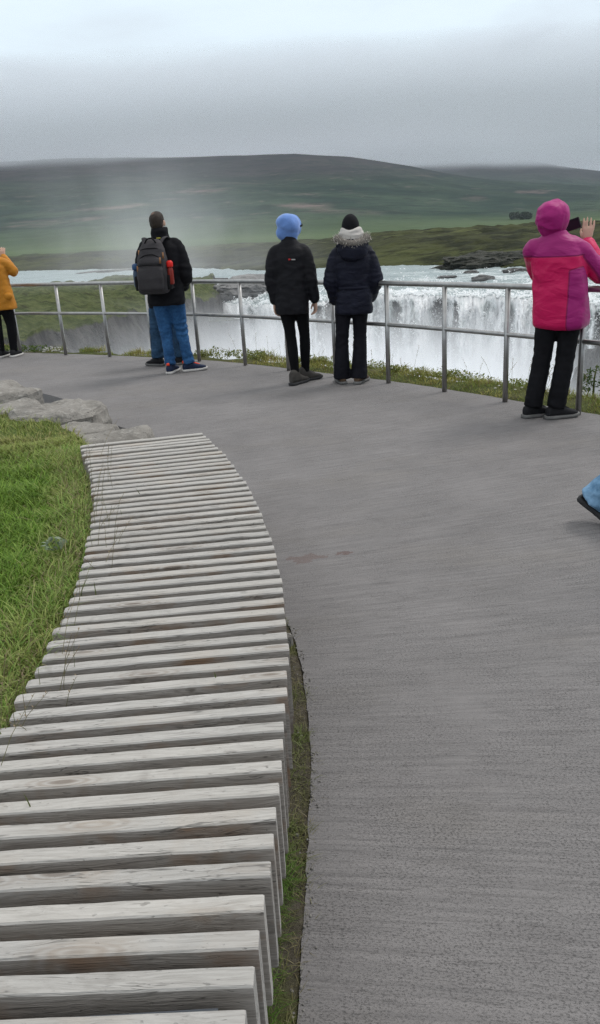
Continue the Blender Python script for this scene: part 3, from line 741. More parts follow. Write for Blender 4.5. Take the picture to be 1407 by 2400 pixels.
# pool below
T = NT('churned_pool'); P = T.coord('Object'); a = T.noise(P, .35, 5, .65, .8)
M_POOL = T.fin(T.mix(T.mr(a, .42, .6), (.52, .60, .61), (.82, .85, .86)), .7, T.bump(a, .7, .6))
bm = bmesh.new(); bmesh.ops.create_grid(bm, x_segments=60, y_segments=60, size=1)
for v in bm.verts: v.co = Vector((v.co.x * 130, 65 + v.co.y * 62, POOL + .5 + .4 * fbm(v.co.x * 30, v.co.y * 20, 2)))
tag(bm_obj('plunge_pool', bm, M_POOL, smooth=True), kind='structure')

# ================================================================== cliffs
def mossy_rock():
    T = NT('mossy_cliff'); P = T.coord('Object'); x, y, z = T.xyz(P)
    g = T.node('ShaderNodeNewGeometry'); nzv = T.xyz(g.outputs['Normal'])[2]
    a = T.noise(P, .35, 6, .65); st = T.noise(T.mapping(P, (.8, .8, .10)), 1.0, 5, .65)
    rock = T.mix(T.mr(st, .35, .65), (.045, .045, .045), (.125, .12, .115))
    moss = T.mix(T.mr(T.noise(P, 1.0, 5, .65), .38, .62), (.050, .066, .024), (.115, .130, .052))
    moss = T.mix(T.mr(T.noise(P, .55, 5, .65, .5), .54, .66, 0, .85), moss, (.040, .040, .022))
    edge = T.math('ADD', nzv, T.math('MULTIPLY', T.math('SUBTRACT', a, .5), 1.0))
    col = T.mix(T.mr(edge, .56, .78), rock, moss)
    return T.fin(col, .92, T.bump(T.math('ADD', a, T.noise(P, 2.2, 5, .7)), 1.0, .5), spec=.1)
M_CLIFF = mossy_rock()
# left headland: plan polyline of the brink (picture column, distance), top behind it, cliff in front
def headland(name, brink, back, top_z, base_z, mat, seed, slope, rows=46, top_rows=26, crown=0.0):
    P = catmull([(bx(a) * d, d, 0) for a, d in brink], 26); Bk = catmull([(bx(a) * d, d, 0) for a, d in back], 26); n = len(P)
    V, F = [], []
    for i in range(n):
        tn = P[min(i + 1, n - 1)] - P[max(i - 1, 0)]; out = Vector((tn.y, -tn.x, 0)).normalized(); u = i / (n - 1)
        tz = top_z(u)
        for j in range(top_rows):
            s = j / (top_rows - 1); q = Bk[i].lerp(P[i], s)
            z = tz + crown * (math.sin(math.pi * min(1, s * 1.05)) ** .8) - .9 * s * s + (.95 * fbm(q.x * .10, q.y * .10, seed, 5) + .35 * fbm(q.x * .45, q.y * .45, seed, 4)) * sstep(0, .2, s) - (1 - sstep(0, .10, s)) * 2.5
            V.append((q.x, q.y, z))
        zt = tz - .9
        for j in range(1, rows):
            s = j / (rows - 1); z = zt + (base_z - zt) * s
            off = slope(u, s) + (1.7 * fbm(P[i].x * .09, P[i].y * .09, z * .07 + seed, 5) + .6 * fbm(P[i].x * .6, P[i].y * .6, z * .16 + seed, 4)) * sstep(0, .15, s)
            q = P[i] + out * off; V.append((q.x, q.y, z + (.55 * fbm(q.x * .10, q.y * .10, seed, 5)) * (1 - s)))
    m = top_rows + rows - 1
    for i in range(n - 1):
        for j in range(m - 1): F.append((i * m + j, (i + 1) * m + j, (i + 1) * m + j + 1, i * m + j + 1))
    return mesh_obj(name, V, F, mat)
o = headland('headland', [(-700, 30), (-300, 40), (0, 54), (130, 62), (230, 67), (310, 74), (380, 82), (440, 89), (488, 96), (506, 102), (500, 112)],
             [(-700, 100), (-300, 104), (0, 101), (110, 103), (190, 106), (250, 110), (320, 112), (390, 112), (430, 113), (460, 114), (480, 116)],
             lambda u: -4.1 + .25 * math.sin(u * 5) - .75 * sstep(.6, .95, u), -18.0, M_CLIFF, 3, lambda u, s: s * (3.2 * (1 - sstep(.15, .45, u)) + 3.4 + 2.2 * sstep(.7, 1, u)), crown=.9)
tag(o, 'mossy green headland with dark cliffs above the misty gorge', 'headland')
# grey rock islet at the brink
def blob_rock(name, c, r, seed, mat, amp=.25, freq=1.0, cuts=5, flat=.0):
    bm = bmesh.new(); bmesh.ops.create_icosphere(bm, subdivisions=cuts, radius=1)
    for v in bm.verts:
        p = v.co.normalized(); d = 1 + amp * fbm(p.x * 1.6 * freq + seed, p.y * 1.6 * freq, p.z * 1.6 * freq, 5) + amp * .5 * abs(nz(p.x * 5 * freq, p.y * 5 * freq + seed, p.z * 5 * freq))
        q = p * d
        q.z = math.copysign(abs(q.z) ** .8, q.z)
        v.co = Vector((c[0] + q.x * r[0], c[1] + q.y * r[1], c[2] + q.z * r[2]))
    return bm_obj(name, bm, mat, smooth=False)
M_DARKMOSS = rockmat('dark_mossy_rock', (.022, .024, .018), (.055, .055, .045), (.10, .095, .085), .5, 1.0, .5)
M_GREY = rockmat('pale_basalt', (.14, .138, .137), (.22, .215, .21), (.28, .27, .265), .3, 1.0, .4, .8)
D = 103; o = blob_rock('rock_islet', (bx(585) * D, D, -6.2), (5.6, 4.5, 2.1), 4, M_GREY, .25)
tag(o, 'grey rock islet standing in the river just above the left fall', 'rock')
D = 84.0; o = blob_rock('rock_pillar', (bx(758) * D, D - 1.6, -9.5), (1.25, 1.6, 3.4), 6, M_GREY, .25)
tag(o, 'grey rock pillar standing in the falling water between the two falls', 'rock')
D = 112; o = blob_rock('rock_bank', (bx(1160) * D, D, -5.1), (7.2, 4.5, 1.75), 9, M_DARKMOSS, .28, 1.3)
tag(o, 'large dark low rock bank jutting into the river at the right', 'rock')
for (xi, yy, D, r, lab) in ((1134, 641, 89, (1.15, 1.0, .42), 'small dark wet rock awash in the rapids, largest of the group'), (1105, 628, 100, (.9, .8, .3), 'thin dark rock awash at the foot of the rock bank'), (1215, 628, 98, (1.5, 1, .4), 'low dark rock at the right tip of the rock bank'),
                         (1048, 634, 95, (1.1, .8, .22), 'barely showing flat rock left of the rapids rocks'), (495, 640, 118, (1.7, 1, .22), 'faint low rock awash left of the grey islet')):
    z = CAMH - D * (yy - hor_y(xi)) / 1790.0; z = -5.0
    tag(blob_rock('river_rock', (bx(xi) * D, D, z), r, xi * .1, M_WET, .3, 1, 4), lab, 'rock', 'rocks awash in the river')
# gravel spit in the far water, left
o = blob_rock('gravel_bar', (bx(290) * 168, 168, -5.1), (9.5, 2.2, .45), 14, M_GREY, .25); tag(o, 'thin grey gravel bar lying in the river at the left', 'gravel bar')
# right-hand dark cliff at the end of the falls
o = blob_rock('dark_cliff', (bx(1482) * 50, 50, -13.5), (3.0, 4, 7.0), 21, M_WET, .22); tag(o, 'dark wet rock face at the right end of the waterfall', 'cliff')

# ================================================================== air: spray and haze
def vol_box(name, lo, hi, mat):
    c = [(a + b) / 2 for a, b in zip(lo, hi)]; s = [b - a for a, b in zip(lo, hi)]
    V, F = box(c, s); o = mesh_obj(name, V, F, mat, smooth=False)
    bm = bmesh.new(); bm.from_mesh(o.data); bmesh.ops.recalc_face_normals(bm, faces=bm.faces); bm.to_mesh(o.data); bm.free()
    return tag(o, kind='stuff')
def vmat(name, dens_fn, color=(.97, .98, 1.0), aniso=.0):
    m = bpy.data.materials.new(name); m.use_nodes = True; t = m.node_tree; n = t.nodes; n.remove(n['Principled BSDF'])
    pv = n.new('ShaderNodeVolumePrincipled'); pv.inputs['Color'].default_value = (*color, 1); pv.inputs['Anisotropy'].default_value = aniso
    T = NT.__new__(NT); T.m = m; T.t = t; T.n = n; T.out = n['Material Output']
    d = dens_fn(T); T.val(pv.inputs['Density'], d); t.links.new(pv.outputs[0], T.out.inputs['Volume']); return m
def spray_d(T):
    P = T.coord('Object'); x, y, z = T.xyz(P)
    nzv = T.noise(P, .16, 4, .6)
    left = T.mr(x, -2, -22, 0, 1, True)
    hgt = T.mr(z, -5.0, -13.5, 0, 1, True)                       # rises off the pool
    face = T.mr(x, -14, 0, .12, 1, True)
    d = T.math('MULTIPLY', T.math('MULTIPLY', hgt, face), T.mr(nzv, .3, .66, .012, .15))
    vapour = T.math('MULTIPLY', T.mr(z, -3.0, -11, 0, 1, True), T.math('ADD', T.mr(nzv, .3, .65, .008, .045), T.math('MULTIPLY', left, .03)))
    return T.math('ADD', d, vapour)
vol_box('mist', (-34, 40, -17.2), (40, 88, -2.5), vmat('spray', spray_d))
def plume_d(T):
    P = T.coord('Object'); x, y, z = T.xyz(P)
    ax = T.math('ADD', T.math('SUBTRACT', x, -11.5), T.math('MULTIPLY', T.math('ADD', z, 4.0), .16))
    wz = T.mr(z, -6, 10, 10.5, 7.0)
    gx = T.math('EXPONENT', T.math('MULTIPLY', T.math('POWER', T.math('DIVIDE', ax, wz), 2.0), -1.0))
    ez = T.math('MULTIPLY', T.mr(z, 12, -3, 0, 1, True), T.mr(z, -8, -2, 0, 1))
    ey = T.math('MULTIPLY', T.mr(y, 62, 72), T.mr(y, 104, 94)); nzv = T.noise(T.mapping(P, (1, 1, .45), rot=(0, .35, 0)), .17, 5, .62, .6)
    return T.math('MULTIPLY', T.math('MULTIPLY', T.math('MULTIPLY', gx, ez), ey), T.mr(nzv,   .36, .66, .0, .034))
vol_box('spray_plume', (-34, 62, -2.4), (10, 106, 13), vmat('plume', plume_d))
vol_box('haze', (-6500, -40, -25), (6500, 6500, 310), vmat('air', lambda T: .00006, (.80, .90, 1.0)))

def lowcloud_d(T):
    P = T.coord('Object'); x, y, z = T.xyz(P)
    nn = T.noise(T.mapping(P, (.0011, .0011, .004)), 1.0, 4, .55); zz = T.math('ADD', z, T.math('MULTIPLY', T.math('SUBTRACT', nn, .5), 120.0))
    return T.mr(zz, 168, 226, 0, .0055, True)
vol_box('low_cloud', (-5000, 1500, 130), (5000, 6000, 290), vmat('vapour', lowcloud_d, (.82, .85, .89)))  # low cloud base veiling the hill crests, a volume standing inside the haze box
# ================================================================== grass
def blades(name, P, h, wd, lean, az, col, mat=None, curl=.5, seg=3, tipcol=None, drop=None):
    """P (n,3) roots, h height, wd width, lean sideways reach of the tip, az direction of lean, col (n,3)"""
    n = len(P); P = np.asarray(P, float)
    d = np.c_[np.cos(az), np.sin(az), np.zeros(n)]; face = az + RNG.uniform(-.9, .9, n) + math.pi / 2
    s = np.c_[np.cos(face), np.sin(face), np.zeros(n)]
    levels = seg; nv = 2 * levels + 1; V = np.zeros((n, nv, 3))
    for k in range(levels):
        t = k / levels; zz = h * (t - curl * .28 * t * t); c = P + d * (lean * t ** 1.8)[:, None]; c[:, 2] += zz
        w2 = wd * .5 * (1 - .55 * t)
        V[:, 2 * k] = c - s * w2[:, None]; V[:, 2 * k + 1] = c + s * w2[:, None]
    c = P + d * lean[:, None]; c[:, 2] += h * (1 - curl * .28) - (drop if drop is not None else 0); V[:, -1] = c
    base = (np.arange(n) * nv)[:, None]
    q = []
    for k in range(levels - 1): q.append(np.concatenate([base + 2 * k, base + 2 * k + 1, base + 2 * k + 3, base + 2 * k + 2], 1))
    Q = np.stack(q, 1).reshape(-1, 4); Tt = np.concatenate([base + nv - 3, base + nv - 2, base + nv - 1], 1)
    me = bpy.data.meshes.new(name); nl = Q.size + Tt.size
    me.vertices.add(n * nv); me.vertices.foreach_set('co', V.astype(np.float32).ravel())
    me.loops.add(nl); me.loops.foreach_set('vertex_index', np.concatenate([Q.ravel(), Tt.ravel()]).astype(np.int32))
    npoly = len(Q) + len(Tt); me.polygons.add(npoly)
    ls = np.concatenate([np.arange(len(Q)) * 4, Q.size + np.arange(len(Tt)) * 3]).astype(np.int32)
    me.polygons.foreach_set('loop_start', ls)
    me.update(calc_edges=True); me.validate()
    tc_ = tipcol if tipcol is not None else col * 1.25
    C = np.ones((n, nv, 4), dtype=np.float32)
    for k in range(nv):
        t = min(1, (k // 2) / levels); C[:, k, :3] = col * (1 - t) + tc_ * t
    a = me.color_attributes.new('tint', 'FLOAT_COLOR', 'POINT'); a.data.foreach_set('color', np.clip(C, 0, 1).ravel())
    me.materials.append(mat or M_LEAF); o = bpy.data.objects.new(name, me); link(o); return o
def U(a, b, n): return RNG.uniform(a, b, n)
def mixc(a, b, t): return np.array(a)[None] * (1 - t[:, None]) + np.array(b)[None] * t[:, None]
def scatter_lawn(n, y0, y1, reach0, reach1, keep=None):
    y = U(y0, y1, n); e = np.array([lawn_edge(v) for v in y]); f = (y - y0) / (y1 - y0)
    x = e - RNG.uniform(0, 1, n) * (reach0 + (reach1 - reach0) * f)
    z = np.array([lawn_z(a, b) for a, b in zip(x, y)]) - .035; return np.c_[x, y, z], e - x
G1, G2, GY, GD = (.072, .150, .013), (.150, .245, .030), (.225, .235, .065), (.26, .22, .11)
def lawn_cols(P, de):
    n = len(P); t = RNG.uniform(0, 1, n); c = mixc(G1, G2, t)
    # dry, yellowed patches towards the boulders and scattered in the sward
    k = np.array([np.clip((b - 4.2) / 1.5, 0, .7) + .9 * max(0, fbm(a * 1.4, b * 1.1, 7, 3)) - .05 for a, b in P[:, :2]])
    k += np.where((P[:, 1] < 4.6) & (de < .22), .35, 0)
    k = np.clip(k + RNG.normal(0, .18, n), 0, 1); c = c * (1 - k[:, None]) + mixc(GY, GD, RNG.uniform(0, 1, n) ** 2) * k[:, None]
    return c * U(.75, 1.15, n)[:, None]
parts = []
P1, d1 = scatter_lawn(34000, .9, 3.4, .9, 1.3); P2, d2 = scatter_lawn(30000, 3.4, 5.6, 1.4, 2.0); P3, d3 = scatter_lawn(15000, 5.6, 9.5, 2.0, 3.5)
P = np.r_[P1, P2, P3]; de = np.r_[d1, d2, d3]; n = len(P)
clump = np.array([.6 + .9 * max(0, .5 + fbm(a * 3.1, b * 3.1, 1, 3)) for a, b in P[:, :2]])
h = U(.035, .075, n) * clump * np.where(P[:, 1] > 4.6, .8, 1)
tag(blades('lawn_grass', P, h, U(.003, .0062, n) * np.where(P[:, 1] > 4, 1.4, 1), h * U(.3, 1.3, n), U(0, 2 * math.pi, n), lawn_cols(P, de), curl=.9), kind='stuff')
# long grass hanging over the lawn-side ends of the slats
n = 4600; y = U(.95, 4.85, n); e = np.array([lawn_edge(v) for v in y]); off = np.abs(RNG.normal(0, .14, n)) + .0
P = np.c_[e - off - .008, y, np.array([lawn_z(a, b) for a, b in zip(e - off, y)]) - .03]
h = U(.06, .155, n) * np.where(off < .16, 1, .7); c = mixc((.10, .20, .026), (.25, .27, .085), RNG.uniform(0, 1, n)); k = RNG.uniform(0, 1, n)
c = np.where((k > .8)[:, None], mixc((.24, .20, .115), (.15, .12, .06), RNG.uniform(0, 1, n)), c)
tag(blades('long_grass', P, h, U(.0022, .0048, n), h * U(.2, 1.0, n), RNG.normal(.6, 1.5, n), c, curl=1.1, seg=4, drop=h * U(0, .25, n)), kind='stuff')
# stems coming up through and over the slats
def stems(name, P, h, lean, az, col, r=.0011, heads=True, seedcol=(.20, .15, .09), hs=.006):
    V, F, C = [], [], []
    for i in range(len(P)):
        p = Vector(P[i]); d = Vector((math.cos(az[i]), math.sin(az[i]), 0)); pts = [p + d * (lean[i] * t * t) + Vector((0, 0, h[i] * t)) for t in (0, .35, .7, 1)]
        v, f = tube(pts, [r, r * .9, r * .75, r * .5], 3, caps=False); o = len(V); V += v; F += [tuple(q + o for q in ff) for ff in f]; C += [tuple(col[i])] * len(v)
        if heads:
            for k in range(9):
                t = .68 + .34 * k / 8; b = p + d * (lean[i] * t * t) + Vector((0, 0, h[i] * t)); a = RNG.uniform(0, 6.28)
                q = b + Vector((math.cos(a), math.sin(a), .7)) * hs * RNG.uniform(.4, 1.5); o = len(V)
                sd_ = Vector((math.sin(a), -math.cos(a), 0)) * hs * .3
                V += [b, (b + q) * .5 + sd_, q, (b + q) * .5 - sd_]; F.append((o, o + 1, o + 2, o + 3)); C += [tuple(np.array(seedcol) * RNG.uniform(.7, 1.3))] * 4
    o = mesh_obj(name, V, F, M_LEAF, smooth=False); a = o.data.color_attributes.new('tint', 'FLOAT_COLOR', 'POINT')
    a.data.foreach_set('color', np.c_[np.array(C), np.ones(len(C))].astype(np.float32).ravel()); return o
n = 70; y = U(1.2, 4.6, n); L0 = [bench_left(v) for v in y]
P = np.c_[[a for a, b in L0] + U(-.10, .12, n), [b for a, b in L0], np.full(n, .34)]
tag(stems('seed_stems', P, U(.16, .32, n), U(.0, .16, n), RNG.normal(.3, 1.0, n), mixc((.13, .13, .05), (.20, .17, .09), RNG.uniform(0, 1, n))), kind='stuff')
# single blades standing in the gaps of the bench
pts = [ground(512, 1625, .40), ground(180, 1600, .40), ground(100, 1640, .40), ground(190, 1420, .40), ground(230, 1425, .40), ground(150, 1440, .40), ground(86, 1935, .40), ground(18, 1760, .40), ground(550, 1445, .40), ground(528, 1445, .40), ground(290, 1230, .40), ground(335, 1180, .40), ground(420, 1230, .4), ground(85, 1880, .40)]
n = len(pts); P = np.array([tuple(p) for p in pts]); hh = np.array([.085, .16, .14, .13, .12, .12, .10, .09, .05, .05, .09, .10, .08, .05])
tag(blades('bench_grass', P, hh, np.full(n, .005), hh * U(.05, .5, n), U(0, 6.28, n), mixc((.075, .10, .02), (.06, .07, .02), RNG.uniform(0, 1, n)), curl=.4, seg=4), kind='stuff')
# verge between the bench front and the concrete
n = 17000; y = np.r_[U(.35, 1.9, 11000), U(1.9, 3.5, 6000)]; pe = np.interp(y, [b for a, b in LEFT_EDGE], [a for a, b in LEFT_EDGE])
u = RNG.uniform(0, 1, n); bxx = np.array([benchx(v) for v in y]); x = pe + .016 - u * (.16 + .05 * (y < 1.6)); z = np.full(n, -.02)
near = np.clip((1.95 - y) / .35, 0, 1) * np.clip((u - .22) / .25, 0, 1)
patch = np.array([fbm(a * 6, b * 6, 5, 3) for a, b in zip(x, y)]); near = np.clip(near + patch * .6, 0, 1); dead = (1 - near)
c = mixc((.055, .13, .014), (.095, .19, .028), RNG.uniform(0, 1, n)) * near[:, None] + mixc((.125, .115, .042), (.20, .17, .10), RNG.uniform(0, 1, n)) * dead[:, None]
keep_ = (RNG.uniform(0, 1, n) < .25 + .75 * np.clip(near + .5 + patch, 0, 1)) & (RNG.uniform(0, 1, n) < np.clip(.34 + u * 2.2, 0, 1))
h = U(.014, .04, n) * (1 + .9 * near)
sel = np.where(keep_)[0]
tag(blades('verge_grass', np.c_[x, y, z][sel], h[sel], U(.0016, .0038, n)[sel], (h * U(.3, 1.6, n))[sel], U(0, 6.28, n)[sel], c[sel], curl=.9), kind='stuff')
# crumbs of gravel along the concrete edge
V, F = [], []; mi = []
for k in range(900):
    yy = random.uniform(.4, 3.4); pe_ = interp(yy, [b for a, b in LEFT_EDGE], [a for a, b in LEFT_EDGE]); s = random.uniform(.0015, .0055) * (1.5 if random.random() < .06 else 1)
    c0 = Vector((pe_ + random.gauss(-.018, .02), yy, -.012 + s * .4)); v, f = ellipsoid(c0, (s, s * random.uniform(.6, 1), s * random.uniform(.5, .8)), Matrix.Rotation(random.uniform(0, 3), 3, 'Z'), 6, 4)
    if c0.x > pe_: v = [q + Vector((0, 0, .012)) for q in v]
    o = len(V); V += v; F += [tuple(i + o for i in q) for q in f]
M_CRUMB = rockmat('gravel_crumbs', (.10, .095, .09), (.2, .19, .175), (.3, .28, .26), 40, .3, .002)
tag(mesh_obj('gravel', V, F, M_CRUMB, smooth=False), kind='stuff')
# strip beyond the railing
def strip_pts(n, i0, i1, d0, d1, wz=0.0):
    i = U(i0, i1, n); ii = i.astype(int); d = U(0, 1, n)
    k = np.interp(i / 8, [0, 9, 12, 14, 18, 26], [.35, .4, .55, .8, 1.0, 1.0]); P = np.zeros((n, 3))
    for q in range(n):
        a = FEN[ii[q]].lerp(FEN[min(ii[q] + 1, len(FEN) - 1)], i[q] - ii[q]); dd = .11 + (d0 + (d1 - d0) * d[q]) * k[q]
        p = a + FN[ii[q]] * dd; P[q] = (p.x, p.y, interp(dd, [a_ for a_, b_ in prof], [b_ for a_, b_ in prof]) - .01 + wz)
    return P, d, i
P, d, i = strip_pts(34000, 40, 190, -.03, .95)
kp = (i > 92) | (np.array([fbm(a * 1.6, b * 1.6, 12, 2) for a, b in P[:, :2]]) > .12); P, d, i = P[kp], d[kp], i[kp]; n = len(P)
pt = np.array([fbm(a * 2.5, b * 2.5, 2, 3) for a, b in P[:, :2]]); k = np.clip(.5 + pt * 1.3 + RNG.normal(0, .2, n), 0, 1)
c = mixc((.125, .165, .028), (.29, .27, .075), k); br = RNG.uniform(0, 1, n) < .16; c[br] = mixc((.20, .14, .07), (.11, .075, .035), RNG.uniform(0, 1, br.sum()))
tall = np.clip(.5 + np.array([fbm(a * 4, b * 4, 8, 3) for a, b in P[:, :2]]), .15, 1.2)
h = U(.03, .10, n) * (0.45 + d * 1.0) * (.4 + tall)
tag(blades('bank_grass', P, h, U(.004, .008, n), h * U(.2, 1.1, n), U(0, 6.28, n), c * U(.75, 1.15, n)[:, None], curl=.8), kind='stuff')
P, d, i = strip_pts(120, 88, 190, .35, 1.05); n = len(P)
tag(stems('tall_grass', P, U(.12, .34, n), U(.0, .12, n), U(0, 6.28, n), mixc((.16, .15, .06), (.26, .21, .13), RNG.uniform(0, 1, n)), r=.0016, hs=.013, seedcol=(.25, .19, .12)), kind='stuff')
# low leafy weeds along the brink
P, d, i = strip_pts(90, 84, 190, .45, .95); cl = [(tuple(p + np.array([0, 0, .04])), (U(.06, .13, 1)[0], .08, U(.04, .09, 1)[0])) for p in P]
tag(leaf_clumps(cl, .017, 70, 'weeds', M_LEAF, (.10, .14, .03), (.24, .24, .07), 12), kind='stuff')
P, d, i = strip_pts(7, 40, 62, .05, .5); cl = [(tuple(p + np.array([0, 0, .06])), (.16, .07, .06)) for p in P]
tag(leaf_clumps(cl, .022, 110, 'brink_weeds', M_LEAF, (.06, .105, .02), (.12, .16, .04), 14), kind='stuff')
# pale seed-puff flowers left of the second post, small white flowers on the right strip
pf = [ground(xx, 826, .03) for xx in (92, 100, 107, 113, 119, 128, 138, 146)]
V, F = [], []
for p in pf:
    for _ in range(5):
        v, f = ellipsoid(p + FN[64] * .10 + Vector((random.gauss(0, .03), random.gauss(0, .03), abs(random.gauss(.0, .03)))), (.013, .013, .011), None, 7, 5); o = len(V); V += v; F += [tuple(q + o for q in ff) for ff in f]
T = NT('flower_white'); M_FLOWER = T.fin((.42, .41, .37), .9)
tag(mesh_obj('white_flowers', V, F, M_FLOWER), kind='stuff')
P, d, i = strip_pts(70, 100, 190, .1, .95, .07); V, F = [], []
for p in P:
    v, f = ellipsoid(p + RNG.normal(0, .012, 3), (.013, .013, .006), None, 6, 4); o = len(V); V += v; F += [tuple(q + o for q in ff) for ff in f]
tag(mesh_obj('small_flowers', V, F, M_FLOWER), kind='stuff')
# a young shrub at the brink, cut by the right edge
pr = FEN[140] + FN[140] * .75; pr = ground(1392, 905, -.05)
sh = empty('shrub', (pr.x, pr.y, -.12)); tag(sh, 'small dark green shrub beyond the railing at the right edge', 'shrub')
o = leaf_clumps([((pr.x + .02, pr.y, .04), (.13, .10, .11)), ((pr.x + .14, pr.y - .02, -.03), (.12, .10, .10)), ((pr.x - .08, pr.y, -.02), (.07, .07, .09))], .017, 150, 'foliage', M_LEAF, (.030, .06, .014), (.075, .11, .03), 15); keep(o, sh)
V, F = tube([(pr.x, pr.y, -.2), (pr.x, pr.y, .02), (pr.x + .02, pr.y, .16)], [.012, .009, .004], 6); keep(mesh_obj('stem', V, F, M_SOIL), sh)
# silvery rosette in the lawn
pw = ground(130, 1290, .40); V, F, C = [], [], []
sv = leaf_clumps([((pw.x, pw.y, lawn_z(pw.x, pw.y) + .04), (.05, .05, .03))], .013, 60, 'silver_weed', M_LEAF, (.14, .19, .12), (.23, .27, .19), 31)
tag(sv, 'small silvery leafed weed standing in the green lawn', 'weed')
# ================================================================== people
def fabric(name, col, var=.12, rough=.85, sc=30, col2=None, bump=.35, bdist=.006, sheen=0, wr=9.0):
    T = NT(name); P = T.coord('Object'); a = T.noise(P, sc, 4, .6); b = T.noise(P, 6, 3, .55)
    lo = tuple(c * (1 - var * 1.6) for c in col); hi = col2 or tuple(min(1, c * (1 + var)) for c in col)
    T.spec_ = .1 if max(col) < .03 else .2
    c = T.mix(T.mr(T.math('ADD', T.math('MULTIPLY', a, .4), T.math('MULTIPLY', b, .6)), .35, .65), lo, hi)
    w_ = T.noise(T.mapping(P, (wr * .8, wr * .8, wr * 1.7)), 1.0, 3, .5, .7)
    T.b.inputs['Sheen Weight'].default_value = sheen
    return T.fin(c, rough, T.bump(T.math('ADD', w_, T.math('MULTIPLY', a, .15)), bump, bdist * 3), spec=T.spec_)
SKIN = fabric('skin', (.47, .30, .23), .06, .55, 60, bump=.05)
BLACK = fabric('black_cloth', (.0085, .0085, .0105), .2, .8)
BLACK2 = fabric('black_shell', (.011, .011, .0135), .2, .62, bump=.5)
LEGG = fabric('black_knit', (.006, .006, .007), .2, .9, bump=.15)
NAVY = fabric('navy_quilt', (.0105, .0115, .021), .2, .55, bump=.8, wr=12)
NAVYT = fabric('dark_trousers', (.009, .009, .013), .2, .8)
JEAN = fabric('blue_denim', (.016, .072, .195), .25, .85, 40, (.034, .115, .265), bump=.6, bdist=.009)
JEAN2 = fabric('worn_denim', (.018, .050, .10), .3, .85, 40, (.035, .085, .16), bump=.5)
JEAN3 = fabric('pale_denim', (.13, .28, .46), .25, .85, 40, (.24, .40, .58), bump=.5)
BLUEH = fabric('blue_fleece', (.125, .235, .53), .12, .95, 25, sheen=.3, bump=.4)
PINK = fabric('pink_shell', (.60, .004, .095), .08, .55, bump=.7, bdist=.008, wr=7)
PLUM = fabric('plum_shell', (.30, .011, .135), .08, .55, bump=.7, bdist=.008, wr=7)
MUST = fabric('mustard_shell', (.40, .160, .014), .1, .65, bump=.6, bdist=.008, wr=7)
SCARF = fabric('cream_knit', (.46, .435, .41), .1, .95, 50)
GREYP = fabric('grey_pack', (.040, .037, .040), .15, .8, 90, bump=.3)
GREYD = fabric('dark_trim', (.010, .010, .011), .1, .7)
TAN = fabric('tan_leather', (.24, .12, .055), .1, .6)
SHOED = fabric('dark_shoe', (.016, .016, .018), .2, .65); SHOEN = fabric('navy_shoe', (.012, .020, .050), .2, .7); SHOEG = fabric('grey_boot', (.060, .055, .050), .2, .8); SHOEB = fabric('brown_shoe', (.085, .055, .035), .2, .7)
SOLEW = fabric('pale_sole', (.50, .48, .46), .1, .6); SOLED = fabric('dark_sole', (.03, .03, .032), .1, .7); SOLEG = fabric('grey_sole', (.13, .128, .125), .2, .7); SOLEO = fabric('orange_trim', (.75, .07, .03), .05, .6)
HAIRB = fabric('brown_hair', (.030, .020, .013), .3, .7, 120, (.055, .038, .026), bump=.8)
FUR = leaf('fur', transl=.1)
EYE = fabric('eye_white', (.7, .7, .68), .02, .3)

def yawv(a): return Vector((math.cos(a), -math.sin(a), 0)), Vector((math.sin(a), math.cos(a), 0))   # right, forward for a clockwise facing a
def hand_parts(wrist, d, thumb, s=1.0, curl=.6, side=1):
    """palm, four unequal curled fingers, thumb. d = along the hand, thumb = towards the thumb side"""
    d = Vector(d).normalized(); th = Vector(thumb); th = (th - d * th.dot(d)).normalized(); back = d.cross(th) * side
    W = Vector(wrist)
    def L(x, y, z): return W + (d * x + th * y + back * z) * s
    P = [loft([(L(-.03, 0, 0), th * .024 * s, back * .018 * s), (L(.0, 0, 0), th * .026 * s, back * .017 * s), (L(.035, 0, .0), th * .038 * s, back * .016 * s), (L(.075, 0, -.002), th * .040 * s, back * .014 * s), (L(.092, -.002, -.004), th * .034 * s, back * .011 * s)], 14, 2.6)]
    for k, (y0, ln) in enumerate(((.036, .068), (.0125, .077), (-.0125, .071), (-.036, .055))):
        a1, a2, a3 = curl * (.55 + .08 * k), curl * (1.35 + .1 * k), curl * (2.0 + .12 * k)
        p = [(.078, y0, -.002)]; x, z = .088, -.004
        pts = [L(.075, y0 * .95, -.002), L(x, y0, z)]
        for a, f in ((a1, .45), (a2, .30), (a3, .25)):
            x += math.cos(a) * ln * f; z -= math.sin(a) * ln * f; pts.append(L(x, y0 * 1.04, z))
        P.append(tube(pts, [.0090 * s, .0088 * s, .0082 * s, .0075 * s, .0065 * s], 8, round_caps=True))
    P.append(tube([L(.015, .022, -.004), L(.035, .042, -.014), L(.062, .050, -.026), L(.083, .047, -.036)], [.013 * s, .0115 * s, .0098 * s, .008 * s], 8, round_caps=True))
    return P
